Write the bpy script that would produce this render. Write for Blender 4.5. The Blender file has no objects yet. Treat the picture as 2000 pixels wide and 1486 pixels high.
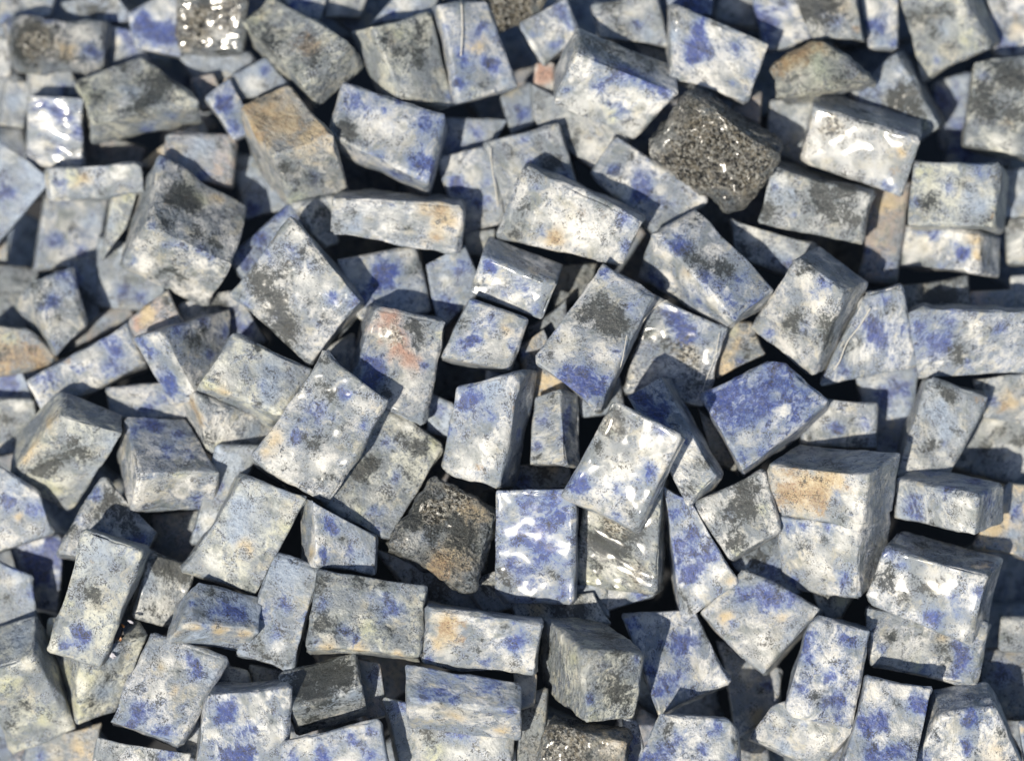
import bpy, math, random
import numpy as np
from mathutils import Matrix, Vector

# ------------------------------------------------------------------ camera, sky, sun, exposure
S = 0.00005            # metres per photo pixel at the focus distance (stones are about 1 cm)
D0 = 8325.0            # distance of the focus plane, in the same units
PITCH = math.radians(66)
scene = bpy.context.scene
UP = Vector((0, math.sin(PITCH), math.cos(PITCH)))
BACK = Vector((0, -math.cos(PITCH), math.sin(PITCH)))
RIGHT = Vector((1, 0, 0))
CAM = BACK * (D0 * S) + Vector((0, 0, 0.045))
cam_data = bpy.data.cameras.new("camera")
cam = bpy.data.objects.new("camera", cam_data)
scene.collection.objects.link(cam)
cam.matrix_world = Matrix(((RIGHT.x, UP.x, BACK.x, CAM.x), (RIGHT.y, UP.y, BACK.y, CAM.y),
                           (RIGHT.z, UP.z, BACK.z, CAM.z), (0, 0, 0, 1)))
cam_data.sensor_width = 36
cam_data.lens = 36 * D0 / 2000
cam_data.clip_start = 0.01
cam_data.clip_end = 50
cam_data.dof.use_dof = True
cam_data.dof.focus_distance = (D0 - 45) * S
cam_data.dof.aperture_fstop = 14.0
scene.camera = cam

SUN_CAM = Vector((-0.34, -0.33, 0.87)).normalized()      # towards the sun, in camera axes
SUN = RIGHT * SUN_CAM.x + UP * SUN_CAM.y + BACK * SUN_CAM.z
world = bpy.data.worlds.new("World")
scene.world = world
world.use_nodes = True
wt = world.node_tree
bg = wt.nodes["Background"]
sky = wt.nodes.new("ShaderNodeTexSky")
sky.sky_type = 'NISHITA'
sky.sun_disc = False
sky.sun_elevation = math.asin(SUN.z)
sky.sun_rotation = math.atan2(SUN.x, SUN.y)
wt.links.new(sky.outputs[0], bg.inputs[0])
bg.inputs[1].default_value = 0.095
sun_data = bpy.data.lights.new("sun", 'SUN')
sun_data.energy = 4.6
sun_data.angle = math.radians(0.8)
sun_data.color = (1.0, 0.925, 0.79)
sun = bpy.data.objects.new("sun", sun_data)
scene.collection.objects.link(sun)
sun.rotation_euler = SUN.to_track_quat('Z', 'Y').to_euler()
scene.view_settings.view_transform = 'Standard'
scene.view_settings.look = 'None'
scene.view_settings.gamma = 1
scene.view_settings.use_curve_mapping = False
scene.view_settings.exposure = 0.36

# ------------------------------------------------------------------ photo pixel + depth -> world
def world_pts(u, v, d):
    k = (D0 + d) * S / D0
    x = (u - 1000) * k; y = -(v - 743) * k; z = -(D0 + d) * S
    R, U, B = np.array(RIGHT), np.array(UP), np.array(BACK)
    return np.array(CAM) + np.outer(x, R) + np.outer(y, U) + np.outer(z, B)

# ------------------------------------------------------------------ noise
def _h(ix, iy, iz, seed):
    n = (ix * 374761393 + iy * 668265263 + iz * 1442695041 + seed * 974634777) & 0xffffffff
    n = ((n ^ (n >> 13)) * 1274126177) & 0xffffffff
    return ((n ^ (n >> 16)) & 0xffff) / 32767.5 - 1.0
def vnoise(P, seed):
    P = P + 1000.0
    I = np.floor(P).astype(np.int64); F = P - I
    F = F * F * (3 - 2 * F)
    out = 0
    for dx in (0, 1):
        for dy in (0, 1):
            for dz in (0, 1):
                w = (F[:, 0] if dx else 1 - F[:, 0]) * (F[:, 1] if dy else 1 - F[:, 1]) * (F[:, 2] if dz else 1 - F[:, 2])
                out = out + w * _h(I[:, 0] + dx, I[:, 1] + dy, I[:, 2] + dz, seed)
    return out

# ------------------------------------------------------------------ materials
class NT:
    def __init__(s, name):
        s.m = bpy.data.materials.new(name); s.m.use_nodes = True
        s.t = s.m.node_tree; s.b = s.t.nodes["Principled BSDF"]
    def n(s, typ, **kw):
        x = s.t.nodes.new(typ)
        for k, v in kw.items(): setattr(x, k, v)
        return x
    def put(s, sock, v):
        if isinstance(v, bpy.types.NodeSocket): s.t.links.new(v, sock)
        elif v is not None: sock.default_value = v
    def math(s, op, a, b=None, c=None, clamp=False):
        x = s.n("ShaderNodeMath", operation=op, use_clamp=clamp)
        for i, v in enumerate((a, b, c)): s.put(x.inputs[i], v)
        return x.outputs[0]
    def mix(s, f, a, b):
        x = s.n("ShaderNodeMix", data_type='RGBA')
        s.put(x.inputs[0], f); s.put(x.inputs[6], a); s.put(x.inputs[7], b)
        return x.outputs[2]
    def noise(s, vec, scale, detail=4, rough=.55, dist=0.0):
        x = s.n("ShaderNodeTexNoise")
        s.put(x.inputs["Vector"], vec); x.inputs["Scale"].default_value = scale
        x.inputs["Detail"].default_value = detail; x.inputs["Roughness"].default_value = rough
        x.inputs["Distortion"].default_value = dist
        return x.outputs[0]
    def step(s, v, lo, hi):
        x = s.n("ShaderNodeMapRange", interpolation_type='SMOOTHSTEP')
        s.put(x.inputs[0], v); x.inputs[1].default_value = lo; x.inputs[2].default_value = hi
        return x.outputs[0]
    def attr(s, name):
        return s.n("ShaderNodeAttribute", attribute_name=name)

def stone_material():
    N = NT("sodalite_in_feldspar")
    co = N.attr("grain").outputs["Vector"]
    a1, a2, a3 = N.attr("minerals"), N.attr("crust"), N.attr("matrix_colour")
    base = a3.outputs["Color"]
    open_ = N.math('SUBTRACT', 1.0, a3.outputs["Alpha"])     # how far clouds may cover the matrix
    s1 = N.n("ShaderNodeSeparateColor"); N.put(s1.inputs[0], a1.outputs["Color"])
    s2 = N.n("ShaderNodeSeparateColor"); N.put(s2.inputs[0], a2.outputs["Color"])
    b, k, r = s1.outputs[0], s1.outputs[1], s1.outputs[2]
    rough, gritty, wet = s2.outputs[0], s2.outputs[1], s2.outputs[2]
    # warped coordinate so that mineral patches get torn, streaky edges
    def warp(vec, scale, amt, detail=3):
        wn = N.n("ShaderNodeTexNoise"); N.put(wn.inputs["Vector"], vec); wn.inputs["Scale"].default_value = scale; wn.inputs["Detail"].default_value = detail
        va = N.n("ShaderNodeVectorMath", operation='MULTIPLY_ADD')
        N.put(va.inputs[0], wn.outputs["Color"]); va.inputs[1].default_value = (amt, amt, amt); N.put(va.inputs[2], vec)
        return va.outputs[0]
    cw = warp(co, 4.0, .45)
    n_low = N.noise(cw, 1.5, 4, .55)
    n_big = N.noise(cw, 3.5, 5, .60)
    n_mid = N.noise(cw, 7.5, 5, .68)
    n_fine = N.noise(co, 24.0, 4, .72)
    n_grain = N.noise(co, 60.0, 2, .7)
    lin = lambda v, g, o=0.0: N.math('MULTIPLY_ADD', v, g, o - .5 * g)      # centred noise
    # matrix: milky feldspar with cool grey, grey-green and warm cream clouds
    c = N.mix(N.math('MULTIPLY', N.step(n_low, .40, .58), open_), base, (.195, .215, .23, 1))
    c = N.mix(N.math('MULTIPLY', N.step(N.noise(cw, 2.2, 6, .6), .50, .66), N.math('MULTIPLY', open_, .6)), c, (.42, .385, .29, 1))
    c = N.mix(N.math('MULTIPLY', N.step(N.noise(co, 2.7, 6, .6, .5), .52, .66), N.math('MULTIPLY', open_, .75)), c, (.135, .155, .15, 1))
    c = N.mix(N.math('MULTIPLY', N.step(N.math('ADD', N.math('MULTIPLY', n_mid, .35), N.math('MULTIPLY', n_big, .65)), .51, .64), N.math('MULTIPLY', open_, .55)), c, (.61, .605, .58, 1))
    # sodalite: pale violet-blue haze deepening to royal blue in the heart of each patch
    bv = N.math('ADD', N.math('ADD', lin(n_big, 1.6), lin(n_mid, 1.7)), N.math('ADD', b, lin(n_fine, .45)))
    c = N.mix(N.math('MULTIPLY', N.step(bv, -.55, .08), .62), c, (.18, .235, .345, 1))
    blue = N.mix(N.step(bv, .0, .46), (.088, .145, .36, 1), (.022, .045, .215, 1))
    blue = N.mix(N.math('MULTIPLY', N.step(N.noise(co, 11.0, 6, .68), .48, .64), .8), blue, (.025, .035, .10, 1))
    blue = N.mix(N.math('MULTIPLY', N.step(N.noise(cw, 17.0, 5, .65), .56, .68), .5), blue, (.38, .42, .56, 1))
    c = N.mix(N.math('MULTIPLY', N.step(bv, -.12, .36), .90), c, blue)
    # rust and ochre
    rv = N.math('ADD', lin(N.noise(cw, 8.0, 5, .72), 2.4), r)
    rc = N.mix(N.step(n_fine, .40, .64), (.34, .26, .155, 1), (.19, .095, .045, 1))
    c = N.mix(N.math('MULTIPLY', N.step(rv, -.05, .55), .8), c, rc)
    # black amphibole: smoky clouds that break into specks
    kv = N.math('ADD', N.math('ADD', lin(n_mid, 2.5), lin(n_fine, 1.7)), N.math('ADD', k, lin(N.noise(cw, 2.0, 3), .8)))
    c = N.mix(N.math('MULTIPLY', N.step(kv, -.50, .25), .55), c, (.115, .13, .135, 1))
    km = N.step(kv, .04, .36)
    c = N.mix(N.math('MULTIPLY', km, .88), c, N.mix(N.step(n_grain, .42, .66), (.012, .014, .014, 1), (.06, .065, .06, 1)))
    # pin-head specks, denser in places
    sp = N.math('MULTIPLY', N.step(N.math('ADD', N.noise(co, 34.0, 5, .65), lin(n_big, .8)), .575, .65), .85)
    c = N.mix(sp, c, (.035, .035, .03, 1))
    # gritty crystalline faces: black, gold and white crumbs
    vo = N.n("ShaderNodeTexVoronoi"); N.put(vo.inputs["Vector"], warp(co, 14.0, .16, 4)); vo.inputs["Scale"].default_value = 13.0
    g1, g2 = N.noise(co, 10.0, 6, .72, .4), N.noise(co, 14.0, 5, .72, .5)
    gcol = N.mix(N.step(g1, .46, .56), (.02, .02, .019, 1), (.31, .275, .21, 1))
    gcol = N.mix(N.step(g2, .50, .56), gcol, (.55, .53, .47, 1))
    gcol = N.mix(N.step(n_mid, .55, .66), gcol, (.025, .025, .024, 1))
    c = N.mix(N.math('MULTIPLY', N.step(N.math('ADD', gritty, lin(n_mid, 1.2)), .18, .55), .88), c, gcol)
    # overall fine value variation
    hs = N.n("ShaderNodeHueSaturation")
    N.put(hs.inputs["Color"], c)
    N.put(hs.inputs["Value"], N.math('ADD', .80, N.math('MULTIPLY', N.math('ADD', n_grain, n_fine), .21)))
    N.put(N.b.inputs["Base Color"], hs.outputs[0])
    rg = N.math('ADD', .26, N.math('MULTIPLY', n_big, .42))
    rg = N.math('ADD', rg, N.math('MULTIPLY', wet, .25))
    rg = N.math('SUBTRACT', rg, N.math('MULTIPLY', gritty, .34), None, True)
    N.put(N.b.inputs["Roughness"], rg)
    N.b.inputs["Specular IOR Level"].default_value = .5
    # relief
    r_mid = N.noise(co, 6.5, 5, .6)
    h = N.math('ADD', N.math('MULTIPLY', r_mid, 1.1), N.math('MULTIPLY', n_fine, .26))
    h = N.math('ADD', h, N.math('MULTIPLY', n_grain, .05))
    h = N.math('SUBTRACT', h, N.math('MULTIPLY', km, .05))
    h = N.math('ADD', h, N.math('MULTIPLY', N.math('MULTIPLY', N.math('ADD', N.math('MULTIPLY', g1, .6), N.math('MULTIPLY', vo.outputs["Distance"], -.9)), gritty), 1.9))
    bp = N.n("ShaderNodeBump"); N.put(bp.inputs["Height"], h)
    bp.inputs["Distance"].default_value = .0013
    N.put(bp.inputs["Strength"], N.math('ADD', .07, N.math('MULTIPLY', N.math('POWER', rough, 1.4), .95)))
    N.put(N.b.inputs["Normal"], bp.outputs[0])
    N.b.inputs['Subsurface Weight'].default_value = .28
    N.b.inputs['Subsurface Radius'].default_value = (1.0, .95, .85)
    N.b.inputs['Subsurface Scale'].default_value = .0007
    # water / polish film
    hw = N.math('ADD', N.noise(co, 1.5, 0, .5, .0), N.math('MULTIPLY', N.noise(co, 4.5, 0, .5, .0), .07))
    bw = N.n("ShaderNodeBump"); N.put(bw.inputs["Height"], hw)
    bw.inputs["Distance"].default_value = .0009; bw.inputs["Strength"].default_value = .8
    N.put(N.b.inputs["Coat Weight"], N.math('MULTIPLY', wet, N.step(N.noise(co, 1.6, 1, .5, .3), .38, .42), None, True))
    N.b.inputs["Coat Roughness"].default_value = .17
    N.b.inputs["Coat IOR"].default_value = 1.45
    N.put(N.b.inputs["Coat Normal"], bw.outputs[0])
    return N.m
STONE = stone_material()

def plain(name, col, rough=.5, **kw):
    N = NT(name)
    tc = N.n("ShaderNodeTexCoord").outputs["Object"]
    N.put(N.b.inputs["Base Color"], N.mix(N.noise(tc, 900, 4), tuple(x * .7 for x in col) + (1,), tuple(col) + (1,)))
    N.b.inputs["Roughness"].default_value = rough
    for k, v in kw.items(): N.b.inputs[k.replace('_', ' ')].default_value = v
    return N.m

# ------------------------------------------------------------------ stone table
# front face corners | shift of the back face | depth layer | matrix | blue dark rust rough wet | mineral patches | label
DATA = '''
475,45 530,-5 690,80 590,165|28,48|0|n|.05 .4 .25 .7 0|k520,75,20 k540,100,16 k620,115,12 r515,20,14 r590,85,22 r610,95,16 w555,90,18 y500,30,20|greenish grey block with a notched upper edge, leaning down over the ochre-topped block
467,207 562,168 650,268 535,302|31,107|0|w|.05 .3 .2 .5 0|o520,205,45 o560,240,45 o610,265,40 o500,230,30 r480,205,12 r500,270,18 r640,262,14 k610,350,22 b615,350,14 k505,195,12 n575,390,30 k560,330,16|ochre-topped block with a bright white front end, left of the dotted blue and white slab
672,164 864,224 832,352 644,262|4,30|0|w|.25 .1 .05 .35 .1|b705,205,26 b835,237,24 b828,322,30 b730,303,14 b770,345,18 b755,245,12 b778,192,10 b748,215,10 k665,250,20 k692,245,16 k680,265,16 k760,190,8 w770,260,40 w725,240,22|white slab with crisp royal blue dots and a sooty left corner
1132,108 1322,183 1235,268 1080,205|-3,-56|0|w|.1 .15 .05 .35 .25|b1170,118,14 b1185,158,16 b1240,150,26 b1275,165,24 b1300,180,16 b1212,215,20 b1110,180,9 b1165,175,12 k1137,180,5 k1195,132,14 k1150,80,26 k1200,90,26 k1260,110,30 b1215,125,20 y1195,232,14 r1187,228,8 w1140,210,30 w1250,195,24 w1235,250,20 r1270,262,10|large dark-topped block with a black pit and yellow-green stain on its bright white front
1350,184 1518,305 1432,408 1260,298|12,-24|0|d|0 .8 .25 1 .35|w1312,268,26 w1275,295,16 x1400,290,70 x1450,330,50 x1340,330,40 w1370,360,10 o1380,250,20 o1460,350,20|glittering black and gold rough-faced block with a pale left corner
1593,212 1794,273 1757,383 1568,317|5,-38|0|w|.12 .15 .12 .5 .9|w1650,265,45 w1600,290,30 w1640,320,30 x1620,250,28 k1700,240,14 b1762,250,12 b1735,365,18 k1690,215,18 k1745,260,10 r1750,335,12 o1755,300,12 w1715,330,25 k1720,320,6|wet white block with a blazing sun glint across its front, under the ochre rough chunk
1508,128 1598,78 1692,150 1518,192|26,18|0|n|0 .2 .3 1 0|o1545,110,28 o1575,95,26 o1600,95,22 r1520,130,18 r1560,105,14 n1600,140,30 k1630,110,12 k1640,160,16 w1570,155,18|small craggy chunk with an ochre crust on its upper left
1030,330 1250,432 1210,515 974,468|6,-12|0|w|.12 .2 .15 .45 .1|r1084,472,12 r1130,415,11 r1190,487,6 r1182,420,7 r1130,480,8 r1150,450,6 o1085,465,20 b1225,430,14 b1222,482,12 b1062,455,10 b1045,370,8 k1010,440,14 k1022,405,12 k1000,460,10 w1150,470,30 w1065,430,16 w1120,440,20|rust-stained pale block above the small wet blue dotted cube
944,502 1083,556 1056,624 920,573|16,-42|0|w|.2 .15 .15 .4 1|b1015,563,15 b955,515,14 b965,525,10 b1045,602,10 b985,575,8 k930,560,10 k1040,540,10 o1040,525,10 r1070,545,8 w1000,590,20 k985,555,8|small wet blue dotted cube with curled highlights along its lower edge
921,584 1030,624 996,722 865,695|-3,9|.1|w|.2 .15 .05 .35 0|b915,665,20 b930,655,10 b962,635,13 b1000,672,10 b925,590,14 k905,632,14 k975,640,10 o985,645,10 w960,680,25|white cube with a blue blotch at lower left, tucked under the small wet cube
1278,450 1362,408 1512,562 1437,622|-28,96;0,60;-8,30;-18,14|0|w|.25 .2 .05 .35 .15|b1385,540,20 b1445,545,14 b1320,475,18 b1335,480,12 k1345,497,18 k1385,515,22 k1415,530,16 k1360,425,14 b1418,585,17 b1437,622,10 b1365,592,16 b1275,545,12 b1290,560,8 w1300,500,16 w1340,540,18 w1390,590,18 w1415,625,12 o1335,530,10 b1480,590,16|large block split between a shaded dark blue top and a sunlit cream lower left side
1176,518 1275,582 1166,795 1043,702|5,8|0|w|.25 .1 .05 .4 .15|k1150,605,26 k1185,610,26 k1215,625,20 k1200,640,24 k1130,620,14 k1175,575,10 b1110,740,28 b1140,760,26 b1165,745,20 b1205,690,14 b1085,645,8 b1235,600,12 b1180,530,10 w1085,690,24 w1190,700,20 w1150,560,18 w1110,670,20 k1115,745,6|tall slab with a charcoal band across its middle and a blue foot
1555,510 1648,573 1580,732 1465,640|48,-22|0|w|.2 .3 .15 .5 .1|k1585,520,14 k1568,530,8 b1610,555,13 b1590,575,10 w1600,590,18 k1555,620,16 k1540,640,16 b1570,640,12 w1540,680,22 b1520,715,14 k1610,640,20 r1640,620,10 r1560,530,8 k1620,670,16 b1500,650,10 w1575,545,12|big hollowed-face block with speckled white front and brownish right flank
1690,578 1760,561 1793,712 1602,750|-2,-4|.1|w|.3 .2 .05 .4 .1|b1705,640,18 b1715,660,16 b1765,642,12 b1722,592,12 k1735,600,12 k1675,665,12 b1650,722,12 k1655,680,10 w1680,690,18 b1740,700,10 k1750,565,8|blue and white triangular-looking slab wedged between the hollowed block and the long right-edge slab
1782,606 2012,610 2006,728 1796,740|0,-8|.1|w|.3 .2 .05 .45 .1|b1815,672,26 b1850,668,14 b1855,625,12 k1880,675,18 k1870,695,14 b1865,600,8 b1890,705,8 w1905,635,16 w1815,715,20 b1950,640,10 k1935,640,8 b1790,640,8 r1998,700,10|long blue and white slab running off the right edge of the photo
1372,770 1517,703 1613,783 1452,915|5,16|.1|w|.55 .08 0 .3 .2|b1430,755,30 b1480,770,26 b1560,780,26 b1520,740,30 b1420,800,30 b1470,820,28 b1400,775,16 b1540,820,22 b1500,795,14 b1445,880,14 w1455,855,19 w1400,750,10 w1520,815,14 b1490,880,10 k1518,778,7 w1530,805,8 k1465,730,8|strongly royal blue diamond-shaped block with one cream patch near its lower tip
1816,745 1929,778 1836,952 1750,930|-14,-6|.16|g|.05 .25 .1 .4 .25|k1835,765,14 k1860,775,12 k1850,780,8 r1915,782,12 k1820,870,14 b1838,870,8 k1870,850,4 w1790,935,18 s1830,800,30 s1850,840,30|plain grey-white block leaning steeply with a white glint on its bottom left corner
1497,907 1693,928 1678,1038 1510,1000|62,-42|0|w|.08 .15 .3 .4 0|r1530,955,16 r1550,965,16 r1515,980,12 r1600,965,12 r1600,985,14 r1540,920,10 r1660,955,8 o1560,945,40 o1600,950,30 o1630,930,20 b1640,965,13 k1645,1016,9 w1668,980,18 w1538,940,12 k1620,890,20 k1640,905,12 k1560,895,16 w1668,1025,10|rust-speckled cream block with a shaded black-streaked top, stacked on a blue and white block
1513,1006 1676,1032 1672,1168 1535,1150|60,-50|.3|w|.2 .15 .1 .4 .1|b1540,1025,16 b1570,1028,10 b1617,1032,12 b1645,1132,15 b1545,1135,12 k1570,1068,11 k1580,1100,8 r1605,1060,8 k1610,1055,10 w1600,1110,26 w1650,1060,18 k1660,1145,8 w1535,1060,14 r1665,1050,6|blue and white block directly underneath the rust-speckled cream block
1142,985 1292,940 1279,1157 1122,1138|14,-4|.12|n|.05 .4 .15 .5 .95|k1165,1060,30 k1230,1040,22 k1200,1080,22 k1165,1115,8 k1250,1000,16 x1200,1020,30 x1240,1120,24 y1150,1130,18 y1210,1145,20 w1190,1110,16 w1160,1000,14 b1245,1010,8 k1180,1035,14|wet grey-green slab partly covered by the glossy white-glinting slab
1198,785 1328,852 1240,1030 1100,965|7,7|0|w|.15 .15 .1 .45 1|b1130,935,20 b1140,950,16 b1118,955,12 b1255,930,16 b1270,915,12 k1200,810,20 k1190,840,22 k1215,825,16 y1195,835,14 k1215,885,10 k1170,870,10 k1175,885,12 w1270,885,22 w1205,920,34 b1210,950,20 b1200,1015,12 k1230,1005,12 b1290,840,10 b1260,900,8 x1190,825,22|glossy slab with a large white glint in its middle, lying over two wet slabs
972,962 1120,962 1117,1174 970,1170|9,2|.08|w|.55 .12 .05 .4 .85|b1040,1040,34 b1065,1060,26 b1030,980,26 b1085,980,22 b1090,1010,18 b1000,1030,14 b1070,1090,24 b1030,1140,22 b1095,1155,20 b1000,1085,16 b1010,1110,10 k985,1120,16 k1000,1145,14 k1070,1120,12 k1085,1130,10 k1005,1000,10 w1090,1050,12 w1020,1080,12 w1010,1005,12 w1065,1135,12 k1035,1165,8|upright wet vivid blue slab with rounded corners
1222,775 1293,737 1395,925 1342,982|24,4|.15|w|.3 .2 .05 .35 .1|b1270,790,20 b1245,772,12 b1285,815,14 b1300,845,14 w1330,880,24 k1365,905,12 k1350,950,16 b1335,865,8 b1300,790,10 k1390,900,14 y1370,960,12|long narrow block running diagonally behind the glossy white-glinting slab, blue at its top
893,760 1011,733 972,950 865,914|36,-6|.1|w|.25 .15 .12 .4 .1|b915,765,18 b905,795,14 b955,812,14 b930,780,10 b1018,850,12 r1008,795,9 r990,822,7 r940,917,9 r930,910,6 k965,892,12 k940,860,8 w950,880,22 w990,860,16 w905,900,24 s960,770,24 b880,840,10 r1000,770,6|faceted white block with small orange marks, left of the shaded blue dotted block
460,650 607,722 547,808 399,746|-17,28|0|n|.06 .12 .1 .4 0|k503,685,8 k506,678,7 r500,745,7 b512,755,10 w430,725,18 w450,745,16 s530,730,26 k450,688,4 k505,792,8 o430,770,16 y405,758,12 s520,770,20 k530,830,12|flat pale blue-grey slab with layered cream edge, leftmost of the three slabs in a row
635,690 753,783 640,980 491,890|-3,8|0|w|.18 .3 .1 .45 .3|k632,758,16 k650,770,12 k575,765,12 k640,710,10 b675,765,14 b685,770,8 b705,835,12 b655,815,10 b610,800,24 b580,850,18 k679,830,7 k630,935,11 k600,860,12 k650,930,6 w560,910,26 w700,790,16 o535,860,14 o520,880,10 r705,808,7 w630,900,20 k620,870,10|centre slab of three in a row, pale with grey-blue mottling and dark flecks
752,795 865,876 762,1052 631,978|-2,7|.05|n|.15 .35 .08 .45 .3|k715,905,18 k700,920,14 k730,900,12 k790,850,14 k810,880,14 k800,920,12 k830,870,10 y840,865,14 b755,865,13 b775,930,14 b735,990,12 b740,1032,12 k755,970,10 k690,980,12 w790,830,14 w740,960,18 y705,1000,16 w680,990,16|right-hand slab of the three in a row, greyer with scattered black flecks
850,935 968,1000 918,1150 760,1062|2,8|.15|d|.08 .8 .35 .9 .3|o885,1100,30 o860,1090,20 o900,985,26 o930,1000,20 r860,1120,16 o850,1110,18 w800,1068,18 w815,1050,12 k820,1000,30 k900,1040,26 b820,1050,14 x890,970,24 x850,1000,20|charred-looking black and brown block with gritty golden faces
612,978 740,1050 732,1122 618,1106|-28,-8|.15|w|.25 .12 .1 .35 0|b645,1020,15 b655,1035,10 b640,1088,14 b625,1080,8 b685,1082,11 k668,1055,8 w630,1050,14 o600,1080,14 s710,1090,20 o700,1010,8|blue dotted block hanging below the right-hand slab of three, with a brown left side
475,932 598,975 500,1160 362,1108|-10,2|.05|n|.04 .15 .06 .35 0|s480,1010,34 s460,1050,22 k440,1150,14 k480,1150,12 k430,1010,8 w560,1000,18 y555,1030,20 o480,1070,14 r398,1105,9 w420,1100,16 r540,1100,5 s550,960,24|large smooth grey-green slab below the pale layered slab
535,1085 625,1112 572,1312 462,1275|2,4|.1|s|.2 .15 .05 .35 0|b535,1248,12 b510,1200,16 b605,1210,12 b555,1180,14 k500,1260,14 k550,1290,18 k595,1140,6 s560,1120,30 w540,1260,14 r565,1275,4 k520,1285,12|narrow dull blue-grey slab with a fine curved crack
625,1113 830,1142 815,1280 607,1262|2,12|.05|n|.15 .35 .12 .4 .05|k640,1218,16 k620,1222,10 k655,1240,8 k700,1135,14 k625,1140,14 k750,1140,10 k760,1230,8 b740,1162,16 b770,1182,18 b755,1200,12 b670,1232,15 b695,1252,12 b630,1178,14 b620,1254,8 w695,1205,18 w640,1245,10 y720,1230,22 o700,1275,14 o640,1268,14 o780,1285,12|wide upright mottled slab with a thin ochre bottom edge
838,1188 1057,1218 1041,1318 818,1292|-1,-9|.1|w|.2 .15 .2 .45 .05|o875,1215,18 o880,1240,18 r870,1225,12 r905,1220,12 r905,1250,10 o850,1260,14 b1012,1240,16 b1005,1260,14 b950,1290,12 b835,1290,10 b955,1205,6 k935,1270,8 k985,1222,8 k940,1245,6 w1000,1290,18 w885,1280,10 b1000,1215,6|horizontal brown-banded block with a blue patch near its right end
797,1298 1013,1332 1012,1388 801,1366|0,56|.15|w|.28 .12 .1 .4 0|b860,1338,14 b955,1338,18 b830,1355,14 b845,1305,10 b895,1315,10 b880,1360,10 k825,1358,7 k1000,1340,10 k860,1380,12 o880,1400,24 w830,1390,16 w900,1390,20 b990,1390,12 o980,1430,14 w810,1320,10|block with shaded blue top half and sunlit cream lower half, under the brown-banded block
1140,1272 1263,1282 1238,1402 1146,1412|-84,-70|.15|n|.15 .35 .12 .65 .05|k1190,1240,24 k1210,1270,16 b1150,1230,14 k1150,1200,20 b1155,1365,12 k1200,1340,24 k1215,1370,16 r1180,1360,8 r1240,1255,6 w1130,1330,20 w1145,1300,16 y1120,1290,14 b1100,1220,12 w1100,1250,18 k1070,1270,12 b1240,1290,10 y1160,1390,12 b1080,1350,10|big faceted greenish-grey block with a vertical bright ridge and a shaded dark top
1786,314 1951,322 1940,440 1777,436|14,14|.05|n|.12 .2 .08 .35 0|k1800,390,14 k1820,400,14 b1790,395,12 b1850,370,10 k1875,360,8 b1920,340,12 b1900,320,10 k1930,430,12 r1938,415,8 s1900,400,30 y1805,335,16 r1938,425,6|square smooth grey cube standing on the blue and white bar near the right edge
1762,438 1912,456 1908,532 1750,520|42,8|.1|w|.2 .12 .1 .35 0|b1885,492,12 b1862,480,12 b1825,455,12 b1820,470,8 b1880,500,10 w1790,480,26 w1880,465,14 w1850,470,14 o1905,475,12 o1912,500,12 k1810,520,14 k1780,525,10 b1830,525,12 b1800,450,10|blue and white bar with an ochre end, lying right under the square grey cube
1505,328 1702,382 1682,475 1487,433|6,-14|.1|g|.1 .45 .08 .4 0|k1600,365,22 k1655,370,20 k1640,420,18 k1670,430,12 k1500,420,14 k1610,400,14 s1540,380,24 b1555,420,8 b1515,360,10 r1622,438,6 w1690,395,8 w1530,350,12 r1533,403,5|oblong grey block peppered with black, below the glinting wet white block
318,308 484,400 453,516 290,440|-56,88|.1|w|.12 .3 .12 .5 .1|k360,372,22 k375,390,20 k345,385,16 k420,470,12 k325,430,14 k385,450,12 b300,438,10 b395,340,8 r340,385,12 r330,400,10 y385,380,24 o420,380,14 b350,480,12 b410,500,16 b385,490,12 b260,510,10 b325,480,10 k325,530,16 k350,545,12 w280,520,16 w300,470,14 w390,575,14 r325,558,6 k430,522,8 b320,320,12|large pale block with a black smudge on its top, biggest stone on the left
657,388 900,402 889,494 654,456|8,-16|.12|w|.1 .2 .15 .4 0|r865,412,11 r850,468,9 o870,420,26 o850,460,20 o830,415,18 k690,410,12 k795,445,6 k720,445,8 w765,410,18 w760,440,14 b765,400,6 s690,430,24 k665,440,8|long pale bar ending in an ochre corner, bridging a dark gap
733,605 869,632 826,826 690,772|-12,-9|.1|w|.3 .3 .1 .55 .5|P765,620,16 P750,640,16 P775,650,16 P768,680,16 P790,695,14 P812,715,14 P795,710,10 P740,670,8 b720,700,14 b735,735,18 b720,760,18 b745,720,12 b830,710,10 b790,650,10 k810,640,16 k820,665,14 k755,770,12 x770,660,26 w810,745,20 y855,650,14 w780,760,16 k800,640,8|tall block with a salmon pink crust running down its blue and white face
660,507 810,484 837,606 702,622|8,6|.2|w|.28 .1 .02 .3 0|b745,520,20 b755,545,20 b730,555,16 b715,580,14 b770,530,14 w690,530,16 w795,500,16 k810,530,12 s790,580,26|blue-clouded cube behind the top of the pink-crusted block
567,428 700,588 606,708 456,575|14,8|.12|w|.22 .3 .05 .4 .15|k510,545,20 k525,570,22 k500,560,14 k550,600,24 k545,640,24 k570,660,20 k575,450,12 k600,430,10 k590,490,12 k630,510,14 k560,535,12 k610,585,10 b575,495,14 b605,520,12 b650,580,14 b690,585,14 b645,570,10 b545,615,12 b480,590,12 b520,510,12 w580,460,14 w640,560,24 w600,540,20 k660,590,6 k632,625,6|big rounded-outline block of white and blue with heavy charcoal mottling
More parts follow.
